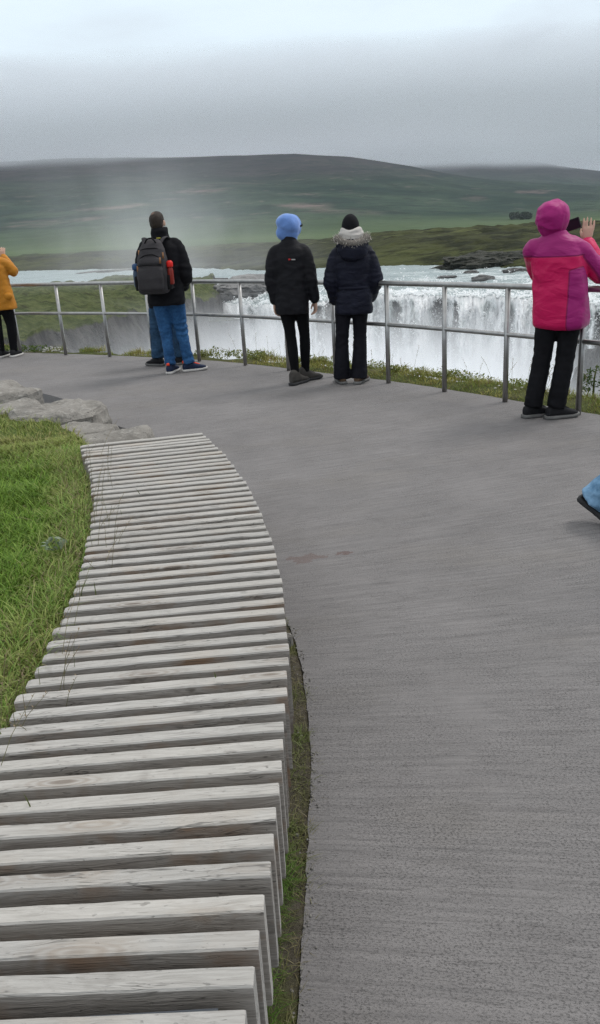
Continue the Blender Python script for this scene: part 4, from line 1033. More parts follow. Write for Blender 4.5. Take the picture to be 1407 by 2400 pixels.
def shoe(root, ankle, yaw, mat, sole, ln=.28, high=.075, pitch=0.0, trim=None, wd=.05):
    """a laced shoe whose heel is under the ankle; yaw clockwise, pitch raises the heel"""
    r, f = yawv(yaw); up = Vector((0, 0, 1)); toe = Vector((ankle[0], ankle[1], 0)) + f * (ln * .70)
    if pitch:
        q = Matrix.Rotation(-pitch, 3, r); f2 = q @ f; up2 = q @ up
        f2 = -(Matrix.Rotation(-pitch, 3, r) @ -f); 
        base = Vector((ankle[0], ankle[1], ankle[2])) ; 
    else: f2, up2 = f, up
    O = Vector((ankle[0], ankle[1], ankle[2] if pitch else 0))
    def L(x, y, z): return O + r * x + f2 * y + up2 * z
    h = .028
    rg = []
    for y, w, z0, z1 in ((-.085, .022, h, .075), (-.075, .036, h, .095 + high - .075), (-.04, .041, h, .115 + high - .075), (.01, .043, h, .115 + high - .075), (.06, .044, h, .098), (.10, .048, h, .082), (.14, .050, h, .070), (.175, .044, h, .060), (.198, .025, h, .048)):
        y2 = y * ln / .28; rg.append((L(0, y2, (z0 + z1) / 2 - .004), r * w, up2 * ((z1 - z0) / 2 + .004)))
    V, F = fuse([loft(rg, 16, 2.6)], .010, 2)
    o = mesh_obj('shoe', V, F, mat, root)
    rg = []
    for y, w in ((-.094, .026), (-.08, .042), (-.04, .046), (.02, .044), (.08, .050), (.13, .054), (.175, .050), (.205, .030)):
        y2 = y * ln / .28; tz = .016 * max(0, (y - .12) / .08) if y > .12 else 0
        rg.append((L(0, y2, .016 + tz * .6), r * w, up2 * .0155))
    V, F = loft(rg, 14, 5); s = mesh_obj('sole', V, F, sole, root); s.parent = o
    # laces / tongue
    rg = [(L(0, .045 * ln / .28, .100), r * .017, up2 * .012), (L(0, .09 * ln / .28, .086), r * .016, up2 * .010), (L(0, .12 * ln / .28, .074), r * .012, up2 * .007)]
    V, F = loft(rg, 10); t = mesh_obj('laces', V, F, trim or mat, root); t.parent = o
    if trim:
        V, F = loft([(L(0, -.083, .105), r * .02, f2 * .006), (L(0, -.078, .125), r * .02, f2 * .008), (L(0, -.074, .135), r * .012, f2 * .005)], 10); t = mesh_obj('heel_tab', V, F, trim, root); t.parent = o
    return o
def wrinkle(V, F, amp, fx, fz, seed, mask=None):
    def fn(v, n):
        a = noise.noise(Vector((v[0] * fx + seed, v[1] * fx, v[2] * fz + .8 * noise.noise(Vector((v[0] * 5, v[1] * 5, v[2] * 4 + seed))))))
        r_ = 1 - abs(a) * 2.2; b = noise.noise(Vector((v[0] * fx * 2.4, v[1] * fx * 2.4 + seed, v[2] * fz * 1.6)))
        k = mask(v) if mask else 1
        return amp * k * (.75 * r_ - .35 + .4 * b)
    return displace(V, F, fn)
def limb(pts, rad, n=6, N=14, **kw):
    P = catmull(pts, n); t = np.linspace(0, 1, len(rad)); R_ = [float(np.interp(k / (len(P) - 1), t, rad)) for k in range(len(P))]
    return tube(P, R_, N, round_caps=True, **kw)
def rings(spec, yaw, cx=0, cy=0):
    r, f = yawv(yaw); out = []
    for z, hw, hd, yo, *xo in spec:
        c = Vector((cx + (xo[0] if xo else 0), cy, z)) + f * yo; out.append((c, r * hw, f * hd))
    return out

def make_body(name, loc, H, P, label):
    """P: joints in metres relative to the ground point; one continuous skin from head to feet"""
    s = H / 1.75; r, f = yawv(P['chest']); hr, hf = yawv(P['head_yaw']); hc = Vector(P['head'])
    S = []
    sh = [Vector(q) for q in P['shoulders']]; mid = (sh[0] + sh[1]) / 2; hp = [Vector(q) for q in P['hips']]; pm = (hp[0] + hp[1]) / 2
    pr, pf = yawv(P.get('pelvis', P['chest']))
    T_ = [(pm + Vector((0, 0, -.07 * s)), pr * .11 * s, pf * .07 * s), (pm + Vector((0, 0, .03 * s)), pr * .14 * s, pf * .088 * s), (pm.lerp(mid, .32), r * .135 * s, f * .09 * s), (pm.lerp(mid, .62), r * .145 * s, f * .10 * s), (pm.lerp(mid, .84), r * .135 * s, f * .085 * s), (mid + Vector((0, 0, .0 * s)), r * .085 * s, f * .07 * s), (mid + Vector((0, 0, .05 * s)), r * .06 * s, f * .05 * s)]
    S.append(loft(T_, 20, 2.3))
    S.append(tube([mid + Vector((0, 0, .0)), mid.lerp(hc, .5) - hf * .01, hc - Vector((0, 0, .05 * s)) - hf * .015], [.058 * s, .052 * s, .055 * s], 14))
    # head with jaw, nose, ears, brow, lips
    S.append(ellipsoid(hc + Vector((0, 0, .02 * s)) - hf * .012 * s, (.077 * s, .077 * s, .098 * s), None, 18, 12))
    S.append(ellipsoid(hc + hf * .012 * s + Vector((0, 0, .015 * s)), (.070 * s, .075 * s, .085 * s), None, 18, 12))
    S.append(ellipsoid(hc + hf * .035 * s - Vector((0, 0, .065 * s)), (.047 * s, .047 * s, .045 * s), None, 14, 10))
    S.append(tube([hc + hf * .082 * s + Vector((0, 0, .018 * s)), hc + hf * .104 * s - Vector((0, 0, .022 * s))], [.008 * s, .014 * s], 8, round_caps=True))
    S.append(tube([hc + hf * .078 * s - hr * .02 * s - Vector((0, 0, .052 * s)), hc + hf * .086 * s - Vector((0, 0, .052 * s)), hc + hf * .078 * s + hr * .02 * s - Vector((0, 0, .052 * s))], [.006 * s, .009 * s, .006 * s], 8))
    S.append(tube([hc + hf * .072 * s - hr * .045 * s + Vector((0, 0, .035 * s)), hc + hf * .083 * s + Vector((0, 0, .037 * s)), hc + hf * .072 * s + hr * .045 * s + Vector((0, 0, .035 * s))], [.008 * s, .009 * s, .008 * s], 8))
    for k in (-1, 1): S.append(ellipsoid(hc + hr * (.081 * s * k) - hf * .005 * s - Vector((0, 0, .004 * s)), (.010 * s, .020 * s, .032 * s), Matrix.Rotation(-P['head_yaw'], 3, 'Z'), 10, 8))
    for k in (0, 1):
        a, e, w_ = sh[k], Vector(P['elbows'][k]), Vector(P['wrists'][k])
        S.append(limb([mid.lerp(a, .80) - Vector((0, 0, .045 * s)), e, w_], [.040 * s, .042 * s, .038 * s, .035 * s, .028 * s], 6, 12))
        hd = P.get('hands', [None, None])[k]
        d = Vector(hd[0]) if hd else (w_ - e); th = Vector(hd[1]) if hd else f
        S += hand_parts(w_ + d.normalized() * .01, d, th, s * P.get('hand_s', 1.0), hd[2] if hd else .45, 1 if k == 1 else -1)
        kn, an = Vector(P['knees'][k]), Vector(P['ankles'][k])
        S.append(limb([hp[k], kn, an], [.066 * s, .058 * s, .044 * s, .043 * s, .032 * s], 6, 14))
        fr, ff = yawv(P['foot_yaw'][k]); S.append(tube([an + Vector((0, 0, -.01)), an + ff * .06 - Vector((0, 0, min(an.z - .05, .03))), an + ff * .13 - Vector((0, 0, an.z - .05))], [.034, .03, .022], 10, round_caps=True))
    V, F = fuse(S, .0065, 3, .35)
    o = mesh_obj(name, V, F, SKIN); o.location = loc; tag(o, label, 'person')
    for k in (-1, 1):
        V, F = ellipsoid(hc + hr * (.032 * s * k) + hf * .072 * s + Vector((0, 0, .018 * s)), (.012 * s, .008 * s, .009 * s), Matrix.Rotation(-P['head_yaw'], 3, 'Z'), 10, 8); mesh_obj('eye', V, F, EYE, o)
    return o
def trousers(root, P, mat, rad, waist, seed, amp=.006, name='trousers', hem=None, voxel=.011, seatd=.12):
    hp = [Vector(q) for q in P['hips']]; pm = (hp[0] + hp[1]) / 2; yaw = P.get('pelvis', P['chest']); hw = waist
    S = [loft(rings([(pm.z - .12, hw * .80, seatd * .82, 0), (pm.z - .05, hw * .98, seatd * 1.02, -.005), (pm.z + .04, hw * 1.0, seatd * 1.04, -.01), (pm.z + .16, hw * .9, seatd * .9, 0)], yaw, pm.x, pm.y), 20, 2.4)]
    for k in (0, 1):
        kn, an = Vector(P['knees'][k]), Vector(P['ankles'][k])
        dn = (an - kn).normalized(); end = an + dn * (hem if hem is not None else .0)
        PP = catmull([hp[k] + Vector((0, 0, .02)), hp[k].lerp(kn, .5), kn, kn.lerp(end, .5), end], 5); tt = np.linspace(0, 1, len(rad)); S.append(tube(PP, [float(np.interp(q / (len(PP) - 1), tt, rad)) for q in range(len(PP))], 16))
    V, F = fuse(S, voxel, 4)
    kz = (P['knees'][0][2] + P['knees'][1][2]) / 2
    V = wrinkle(V, F, amp, 7, 17, seed, lambda v: .45 + .8 * math.exp(-((v[2] - kz) / .10) ** 2) + 1.0 * math.exp(-((v[2] - .14) / .09) ** 2) + .5 * math.exp(-((v[2] - pm.z + .1) / .08) ** 2))
    return mesh_obj(name, V, F, mat, root)
def jacket(root, P, mats, torso, sleeve, seed, amp=.008, name='jacket', collar=None, extra=(), pick=None, ends=(1, 1), voxel=.011, fz=15, exp=2.5, fx=6):
    sh = [Vector(q) for q in P['shoulders']]; mid = (sh[0] + sh[1]) / 2
    r, f = yawv(P['chest'])
    S = [loft(torso, 28, exp)]
    sleeve = [sleeve[0] * .72, sleeve[1] * .88] + list(sleeve[2:])
    # sloping yoke from neck to shoulder
    S.append(limb([sh[0] - Vector((0, 0, .05)), mid + Vector((0, 0, .045)), sh[1] - Vector((0, 0, .05))], [.045, .066, .045], 6, 14))
    for k in (0, 1):
        e, w_ = Vector(P['elbows'][k]), Vector(P['wrists'][k])
        S.append(limb([mid.lerp(sh[k], .35) + Vector((0, 0, .0)), mid.lerp(sh[k], .88) - Vector((0, 0, .022)), sh[k].lerp(e, .5), e, e.lerp(w_, .5), e.lerp(w_, ends[k])], sleeve, 5, 16))
    if collar: S.append(loft(collar, 20))
    S += list(extra)
    V, F = fuse(S, voxel, 4)
    es = [Vector(q) for q in P['elbows']]
    V = wrinkle(V, F, amp, fx, fz, seed, lambda v: .55 + .7 * sum(math.exp(-((Vector(v) - e).length / .11) ** 2) for e in es) + .4 * math.exp(-((v[2] - 1.02) / .08) ** 2))
    mi = None
    if pick:
        Nn = vnormals(V, F); mi = []
        for q in F:
            c = sum((V[i] for i in q), Vector()) / len(q); n = Vector(Nn[q[0]]); mi.append(pick(c, n))
    return mesh_obj(name, V, F, mats, root, mi=mi)
def hood_shape(hc, yaw, rx, ry, rz, cut, seed, amp=.006, peak=0.0, drop=.0, shift=-.03):
    r, f = yawv(yaw); V, F = ellipsoid((0, 0, 0), (1, 1, 1), None, 36, 26); out = []
    for v in V:
        x, y, z = v.x * rx, v.y * ry, v.z * rz
        if z < 0: z *= 1 + drop; x *= 1 - .16 * (z / rz) ** 2; y *= 1 - .10 * (z / rz) ** 2
        y += shift
        if y > cut: y = cut - .25 * (y - cut)
        z += peak * max(0, (y - shift) / ry) * max(0, v.z)
        out.append(Vector(hc) + r * x + f * y + Vector((0, 0, z)))
    V, F = fuse([(out, F)], .009, 3); return wrinkle(V, F, amp, 11, 9, seed), F

# ---------------------------------------------------------------- 1. man with the backpack
G = ground(410, 873); H = 1.84
P = dict(head=(-.012, .02, 1.705), head_yaw=R(14), chest=R(10), shoulders=[(-.20, 0, 1.475), (.195, -.01, 1.475)], elbows=[(-.262, -.03, 1.15), (.262, -.06, 1.14)], wrists=[(-.205, .15, 1.0), (.20, .15, .99)],
         hips=[(-.085, 0, .93), (.10, 0, .93)], knees=[(-.055, .03, .50), (.128, .03, .50)], ankles=[(-.035, -.04, .09), (.185, .02, .09)], foot_yaw=[R(14), R(72)])
man = make_body('person', G, H, P, 'man with short brown hair, black jacket and bright blue jeans')
trousers(man, P, JEAN, [.104, .100, .088, .080, .068, .066, .068], .180, 3, .012, hem=-.01)
r, f = yawv(R(10))
jacket(man, P, [BLACK], rings([(.80, .215, .150, -.01), (.86, .222, .152, -.01), (1.02, .212, .148, -.01), (1.20, .222, .150, -.01), (1.34, .228, .140, -.01), (1.44, .215, .118, -.01), (1.50, .15, .09, -.01), (1.545, .08, .07, 0)], R(10)),
       [.085, .092, .082, .078, .080, .072, .064], 8, .015, collar=rings([(1.46, .115, .095, .0), (1.54, .108, .102, .0), (1.62, .100, .098, .0), (1.662, .092, .090, .004)], R(12)))
o = mesh_obj('collar_tag', *loft([(Vector((-.005, -.094, 1.545)) + f * .006, r * .026, Vector((0, 0, .007))), (Vector((-.005, -.103, 1.545)), r * .026, Vector((0, 0, .007)))], 8, 6), fabric('yellow_tag', (.45, .40, .07), .05), man)
hc = Vector(P['head']); hr, hf = yawv(P['head_yaw'])
def hq(x, y, z): return hc + hr * x + hf * y + Vector((0, 0, z))
ZR = Matrix.Rotation(-P['head_yaw'], 3, 'Z')
V, F = fuse([ellipsoid(hq(0, -.020, .030), (.085, .096, .098), ZR, 30, 20), ellipsoid(hq(0, -.036, .0), (.079, .076, .086), ZR, 26, 18), ellipsoid(hq(0, -.012, .062), (.078, .084, .070), ZR, 26, 18), ellipsoid(hq(0, -.062, -.055), (.052, .030, .035), ZR, 18, 12)], .0085, 3)
VV = []
for v in V:
    rel = v - hc; x, y, z = rel.dot(hr), rel.dot(hf), rel.z
    if y > .015 and z < .075: kq = sstep(.015, .05, y) * sstep(.085, .05, z); x *= 1 - .22 * kq; y = y - kq * .04
    if y > -.01 and z < .0: x *= 1 - .12 * sstep(-.01, .02, y)
    if y > -.035 and z < .030: x *= 1 - .16 * sstep(-.035, -.012, y) * sstep(.035, .02, z)      # clear of the ears
    VV.append(hq(x, y, z))
VV = displace(VV, F, lambda v, n: .0035 * noise.noise(Vector((v[0] * 60, v[1] * 60, v[2] * 35))))
T = NT('thinning_hair'); Pq = T.coord('Object'); hair_c = T.mix(T.noise(T.mapping(Pq, (160, 160, 30)), 1.0, 3), (.012, .008, .006), (.038, .026, .019))
dv = T.node('ShaderNodeVectorMath', operation='DISTANCE'); T.lk(Pq, dv.inputs[0]); bald = hc + Vector((0, 0, .115)) - hf * .062 - hr * .030; dv.inputs[1].default_value = tuple(bald)
bd = T.math('ADD', dv.outputs['Value'], T.math('MULTIPLY', T.noise(Pq, 70, 3), .02)); hair_c = T.mix(T.mr(bd, .050, .030, 0, .45), hair_c, (.26, .16, .12))
M_THIN = T.fin(hair_c, .7, T.bump(T.noise(T.mapping(Pq, (160, 160, 40)), 1.0, 3), .8, .006))
mesh_obj('hair', VV, F, M_THIN, man)
shoe(man, P['ankles'][0], P['foot_yaw'][0], SHOEN, SOLEW, .29, trim=SOLEO); shoe(man, P['ankles'][1], P['foot_yaw'][1], SHOEN, SOLEW, .29, trim=SOLEO)
# backpack
bp = empty('backpack', G + Vector((0, -.2, 1.2))); tag(bp, 'charcoal grey backpack with tan zip pulls on the back of the brown-haired man', 'backpack')
inv = Matrix.Translation(-bp.location)
def bpart(name, vf, mat, parent=None, smooth=True):
    V, F = vf; o = mesh_obj(name, [Vector(v) + G for v in V], F, mat, None, smooth); o.parent = parent or bp; o.matrix_parent_inverse = inv; return o
yb = R(10); rb, fb = yawv(yb); tilt = .035
def bpt(x, y, z): return rb * (x - .045 + tilt * (1.2 - z) * -1.0) + fb * (y - .155) + Vector((0, 0, z))
def bring(spec, xo=0, yo=0): return [(bpt(xo, yo + y, z), rb * hw, fb * hd) for z, hw, hd, y in spec]
V, F = fuse([loft(bring([(.945, .135, .075, -.075), (.965, .170, .098, -.09), (1.02, .180, .11, -.098), (1.18, .180, .112, -.10), (1.32, .168, .10, -.09), (1.43, .142, .082, -.075), (1.50, .110, .06, -.055), (1.535, .07, .04, -.03)]), 28, 3.2)], .011, 3)
V = wrinkle(V, F, .006, 7, 8, 21); bag = bpart('main_compartment', (V, F), GREYP)
V, F = fuse([loft(bring([(.985, .13, .035, -.17), (1.01, .148, .055, -.185), (1.12, .152, .062, -.19), (1.22, .145, .052, -.185), (1.26, .135, .035, -.175)]), 24, 3.5)], .010, 2)
V = wrinkle(V, F, .005, 8, 9, 23); bpart('front_pocket', (V, F), GREYP)
V, F = fuse([loft(bring([(1.265, .135, .035, -.172), (1.29, .138, .045, -.172), (1.33, .125, .042, -.160), (1.365, .085, .03, -.145)]), 24, 3)], .010, 2)
bpart('upper_pocket', (V, F), GREYP)
bpart('zipper', tube([bpt(-.15, -.19, 1.262), bpt(-.08, -.232, 1.268), (bpt(0, -.24, 1.272)), bpt(.08, -.232, 1.268), bpt(.15, -.185, 1.262)], .006, 6), GREYD)
bpart('zipper', tube(catmull([bpt(-.155, -.15, 1.27), bpt(-.13, -.165, 1.33), bpt(-.05, -.185, 1.372), bpt(.05, -.185, 1.375), bpt(.12, -.165, 1.33), bpt(.15, -.16, 1.27)], 6), .0055, 6), GREYD)
bpart('zipper', tube(catmull([bpt(-.150, -.10, 1.36), bpt(-.10, -.145, 1.43), bpt(.0, -.155, 1.445), bpt(.10, -.14, 1.43), bpt(.155, -.09, 1.33), bpt(.172, -.09, 1.20), bpt(.165, -.13, 1.12)], 6), .0055, 6), GREYD)
bpart('carry_handle', tube(catmull([bpt(-.075, -.10, 1.48), bpt(-.04, -.115, 1.535), bpt(.0, -.11, 1.55), bpt(.04, -.115, 1.535), bpt(.075, -.10, 1.48)], 6), .009, 8), GREYD)
for (x, y, z) in ((-.142, -.20, 1.235), (.13, -.205, 1.315), (-.135, -.13, 1.40), (.150, -.15, 1.365)):
    bpart('zip_pull', loft([(bpt(x, y, z + .03), rb * .009, fb * .005), (bpt(x + .004, y - .006, z - .035), rb * .012, fb * .005)], 8, 4), TAN)
for k in (-1, 1):
    pts = [bpt(.085 * k, -.03, 1.49), bpt(.115 * k, .03, 1.545), bpt(.13 * k, .13, 1.535), bpt(.135 * k, .285, 1.40), bpt(.15 * k, .30, 1.22), bpt(.20 * k, .20, 1.05), bpt(.17 * k, 0.0, 1.0)]
    bpart('shoulder_strap', tube(catmull(pts, 6), .032, 10, squash=(.3, 1) if False else (.35, 1), up=(0, 0, 1)), GREYP)
for k in (-1, 1):
    V, F = fuse([loft(bring([(.99, .030, .055, 0), (1.08, .036, .06, 0), (1.15, .038, .058, 0)], .185 * k, -.085), 14, 2.6)], .010, 2); bpart('side_pocket', (V, F), GREYD)
def bottle(nm, x, y, mat_body, mat_cap, z0, lab):
    b0 = bpt(x, y, z0) + G; e = empty(nm, b0); tag(e, lab, 'water bottle'); iv = Matrix.Translation(-b0)
    pr = [(0, .030), (.01, .034), (.15, .034), (.175, .028), (.19, .022)]
    V, F = loft([(b0 + Vector((0, 0, a)), rb * q, fb * q) for a, q in pr], 16); o = mesh_obj('bottle_body', V, F, mat_body); o.parent = e; o.matrix_parent_inverse = iv
    V, F = loft([(b0 + Vector((0, 0, a)), rb * q, fb * q) for a, q in ((.188, .034), (.20, .037), (.235, .037), (.25, .030), (.258, .016))], 16); o = mesh_obj('cap', V, F, mat_cap); o.parent = e; o.matrix_parent_inverse = iv
bottle('water_bottle', .212, -.10, fabric('red_bottle', (.20, .025, .018), .1, .25, bump=0), fabric('red_cap', (.62, .02, .016), .05, .35, bump=0), 1.045, 'red-capped water bottle in the right side pocket of the grey backpack')
bottle('water_bottle', -.205, -.075, fabric('blue_bottle', (.05, .08, .13), .1, .3, bump=0), fabric('blue_cap', (.03, .075, .17), .05, .35, bump=0), 1.03, 'dark blue water bottle in the left side pocket of the grey backpack')

# ---------------------------------------------------------------- 2. companion at the rail, mostly hidden by the man
G = ground(397, 856); H = 1.55
P = dict(head=(.0, .06, 1.435), head_yaw=R(-5), chest=0, shoulders=[(-.155, .02, 1.24), (.155, .02, 1.24)], elbows=[(-.18, .08, .99), (.18, .08, .99)], wrists=[(-.13, .24, .93), (.13, .24, .93)],
         hips=[(-.085, 0, .80), (.085, 0, .80)], knees=[(-.125, .02, .43), (.15, .02, .43)], ankles=[(-.135, .0, .09), (.15, .02, .09)], foot_yaw=[R(-62), R(40)])
o = make_body('person', G, H, P, 'person in blue jeans at the rail, almost hidden behind the man with the backpack')
trousers(o, P, JEAN2, [.088, .085, .08, .078, .078, .080, .080], .155, 5, .007, hem=-.01)
jacket(o, P, [BLACK], rings([(.72, .17, .12, 0), (.95, .165, .12, 0), (1.14, .175, .118, .01), (1.23, .16, .1, .02), (1.29, .08, .07, .02)], 0), [.07, .075, .066, .062, .062, .055, .05], 9, .006)
V, F = ellipsoid(Vector(P['head']) + Vector((0, -.02, .02)), (.082, .09, .105), None, 24, 16); mesh_obj('hair', V, F, HAIRB, o)
shoe(o, P['ankles'][0], P['foot_yaw'][0], SHOED, SOLEG, .26); shoe(o, P['ankles'][1], P['foot_yaw'][1], SHOED, SOLEG, .26)

# ---------------------------------------------------------------- 3. person in the blue hood
G = ground(697, 899); H = 1.70; yw = R(16)
P = dict(head=(.015, .03, 1.575), head_yaw=R(22), chest=yw, shoulders=[(-.165, .0, 1.37), (.16, -.03, 1.37)], elbows=[(-.205, -.02, 1.09), (.205, -.07, 1.08)], wrists=[(-.18, .03, .86), (.232, -.04, .86)],
         hands=[((-.02, .05, -1), (.4, 1, 0), .55), ((.06, .05, -1), (-.35, 1, 0), .65)],
         hips=[(-.075, 0, .86), (.085, 0, .86)], knees=[(-.035, .02, .47), (.108, .06, .48)], ankles=[(-.012, -.05, .10), (.098, .13, .10)], foot_yaw=[R(38), R(58)])
o = make_body('person', G, H, P, 'slim person in a black jacket and black leggings with a bright blue hood up')
trousers(o, P, LEGG, [.085, .078, .062, .056, .058, .050, .042], .145, 7, .002, name='leggings', hem=.0, seatd=.105)
jacket(o, P, [BLACK2], rings([(.735, .165, .125, -.02), (.80, .172, .13, -.02), (1.0, .170, .128, -.01), (1.17, .178, .125, -.01), (1.29, .182, .115, -.01), (1.37, .165, .095, -.01), (1.425, .10, .075, .0), (1.46, .07, .06, .0)], yw),
       [.068, .075, .068, .064, .064, .058, .052], 11, .011, collar=rings([(1.41, .085, .08, .01), (1.47, .082, .078, .012), (1.505, .078, .074, .014)], yw), ends=(.96, .96))
r, f = yawv(P['head_yaw']); hc = Vector(P['head'])
def hp_(x, y, z): return hc + r * x + f * y + Vector((0, 0, z))
HS = [ellipsoid(hp_(0, -.018, .022), (.118, .118, .112), None, 28, 18), ellipsoid(hp_(-.02, -.035, .055), (.104, .10, .078), None, 24, 16), ellipsoid(hp_(-.03, -.06, -.035), (.086, .062, .085), None, 20, 14),
      tube([hp_(.102 * math.cos(q), .045 + .012 * math.sin(q), .012 + .110 * math.sin(q)) for q in np.linspace(-.9, math.pi + .9, 22)], .015, 10, round_caps=True),
      loft([(hp_(-.004, -.015, -.06), r * .098, f * .096), (hp_(-.004, -.01, -.10), r * .084, f * .082), (hp_(-.002, -.005, -.145), r * .080, f * .078)], 20)]
V, F = fuse(HS, .0085, 8)
def drape(v, n):
    q = Vector(v) - hc; x, y_, z = q.dot(r), q.dot(f), q.z
    fold = math.sin(34 * (x * .75 + .55 * z + .03 * noise.noise(Vector((x * 9, z * 9, 2)))) + 6 * y_)
    return .0050 * fold * (.45 + sstep(.03, -.08, z)) + .007 * noise.noise(Vector((x * 14, y_ * 14, z * 10)))
V = displace(V, F, drape)
mesh_obj('hood', V, F, BLUEH, o)
r, f = yawv(P['head_yaw']); hc = Vector(P['head'])
V, F = tube([hc + r * .098 + f * .02 + Vector((0, 0, .005)), hc + r * .10 + f * .06 + Vector((0, 0, .018)), hc + r * .06 + f * .098 + Vector((0, 0, .018)), hc - r * .06 + f * .098 + Vector((0, 0, .018))], [.012, .020, .022, .02], 8); mesh_obj('sunglasses', V, F, GREYD, o)
# small red and white badge on the shoulder blade
r, f = yawv(yw); c = Vector((.045, 0, 1.275)) - f * .136
V, F = loft([(c - r * .022, Vector((0, 0, .009)), f * .008), (c + r * .0, Vector((0, 0, .006)), f * .008)], 8, 3); mesh_obj('badge', V, F, fabric('badge_red', (.55, .03, .03), .05), o)
V, F = loft([(c + r * .008 - Vector((0, 0, .002)), Vector((0, 0, .006)), f * .008), (c + r * .046 - Vector((0, 0, .004)), Vector((0, 0, .006)), f * .008)], 8, 4); mesh_obj('badge_lettering', V, F, fabric('badge_white', (.35, .35, .35), .05), o)
shoe(o, P['ankles'][0], P['foot_yaw'][0], SHOEG, SOLED, .28, .125); shoe(o, P['ankles'][1], P['foot_yaw'][1], SHOEG, SOLED, .28, .125)

# ---------------------------------------------------------------- 4. person in the navy parka
G = ground(822, 898); H = 1.66; yw = R(2)
P = dict(head=(.058, .03, 1.525), head_yaw=R(4), chest=yw, shoulders=[(-.10, 0, 1.325), (.225, 0, 1.325)], elbows=[(-.165, -.02, 1.04), (.29, -.02, 1.04)], wrists=[(-.125, .10, .85), (.245, .10, .85)],
         hips=[(-.04, 0, .84), (.125, 0, .84)], knees=[(-.07, .02, .45), (.115, .02, .45)], ankles=[(-.088, .02, .085), (.092, -.03, .085)], foot_yaw=[R(-8), R(28)])
o = make_body('person', G, H, P, 'person in a navy parka with grey fur collar, black beanie and cream scarf')
trousers(o, P, NAVYT, [.090, .084, .071, .069, .074, .081, .086], .165, 13, .006, hem=.035)
cx = .062
jk = jacket(o, P, [NAVY], rings([(.715, .190, .135, -.01), (.76, .196, .138, -.01), (.90, .182, .13, -.01), (.972, .155, .118, -.01), (1.04, .168, .128, -.01), (1.17, .186, .13, -.01), (1.27, .186, .118, -.01), (1.335, .165, .098, 0), (1.39, .10, .08, 0), (1.43, .07, .065, 0)], yw, cx),
       [.072, .078, .074, .072, .072, .066, .06], 14, .012, fz=20)
V, F = loft(rings([(.958, .164, .128, -.01), (.985, .164, .128, -.01)], yw, cx), 32, 2.5); b = mesh_obj('belt', V, F, NAVY, o)
# hood lying on the back
V, F = fuse([ellipsoid((cx, -.125, 1.335), (.155, .065, .11), Matrix.Rotation(R(-14), 3, 'X'), 24, 16), ellipsoid((cx, -.09, 1.375), (.165, .08, .06), None, 24, 14)], .010, 3); V = wrinkle(V, F, .007, 9, 12, 4); mesh_obj('hood', V, F, NAVY, o)
# fur trim: dense short tufts round the hood rim
n = 4200; a = U(0, 2 * math.pi, n); rr_ = np.abs(RNG.normal(0, .022, n)); a2 = U(0, 2 * math.pi, n)
cx_ = cx + .148 * np.cos(a); cy_ = -.055 + .105 * np.sin(a); cz_ = 1.415 + .018 * np.sin(a) + .03 * np.abs(np.cos(a)) ** 2
ox, oz = rr_ * np.cos(a2), rr_ * np.sin(a2); FP = np.c_[cx_ + ox * np.cos(a), cy_ + ox * np.sin(a), cz_ + oz]
t = RNG.uniform(0, 1, n); fc = mixc((.16, .145, .125), (.52, .49, .45), t)
fo = blades('fur_trim', FP, U(-.026, .032, n), U(.005, .009, n), U(.008, .026, n), a + RNG.normal(0, .8, n), fc, FUR, curl=.5); fo.parent = o
V, F = tube([Vector((cx + .148 * math.cos(q), -.055 + .105 * math.sin(q), 1.415 + .018 * math.sin(q) + .03 * math.cos(q) ** 2)) for q in np.linspace(0, 2 * math.pi, 40)], .031, 10); k_ = mesh_obj('fur_base', V, F, fabric('fur_grey', (.19, .172, .152), .3, .95, 90), o)
# scarf
S = []
for q, (z, rx, ry, rt) in enumerate(((1.435, .098, .092, .032), (1.475, .092, .088, .034), (1.508, .082, .08, .028))):
    S.append(tube([Vector((cx - .002 + rx * math.cos(t_), -.005 + ry * math.sin(t_), z + .012 * math.sin(t_ * 2 + q))) for t_ in np.linspace(0, 2 * math.pi, 36)], rt, 10))
V, F = fuse(S, .009, 2); V = wrinkle(V, F, .005, 10, 26, 6); mesh_obj('scarf', V, F, SCARF, o)
hc = Vector(P['head']); V, F = ellipsoid((0, 0, 0), (1, 1, 1), None, 32, 22)
V = [hc + Vector((v.x * .088, v.y * .104 - .008, max(v.z * .128 + .018, -.035 + .03 * v.y))) for v in V]; V = displace(V, F, lambda v, n: .0025 * noise.noise(Vector((v[0] * 30, v[1] * 30, v[2] * 30)))); mesh_obj('beanie', V, F, BLACK, o)
shoe(o, P['ankles'][0], P['foot_yaw'][0], SHOEB, SOLEG, .27); shoe(o, P['ankles'][1], P['foot_yaw'][1], SHOEB, SOLEG, .27)

# ---------------------------------------------------------------- 5. person in the pink jacket taking a picture
G = ground(1290, 978); H = 1.66; yw = R(38)
P = dict(hand_s=1.1, head=(-.03, .03, 1.535), head_yaw=R(42), chest=yw, pelvis=R(42), shoulders=[(-.175, .09, 1.335), (.115, -.06, 1.345)], elbows=[(-.03, .36, 1.12), (.325, .0, 1.115)], wrists=[(.11, .42, 1.36), (.275, .16, 1.345)],
         hands=[((.15, .25, 1), (.3, -1, 0), .5), ((.08, .06, 1), (-.9, .25, .1), .14)],
         hips=[(-.045, .03, .84), (.115, -.03, .84)], knees=[(-.075, .05, .46), (.085, -.03, .46)], ankles=[(-.135, .04, .085), (.025, -.05, .085)], foot_yaw=[R(78), R(80)])
o = make_body('person', G, H, P, 'person in a pink and plum hooded rain jacket holding up a phone')
trousers(o, P, BLACK, [.094, .088, .076, .074, .074, .074, .073], .168, 16, .006, hem=-.005)
cr, cf = yawv(yw)
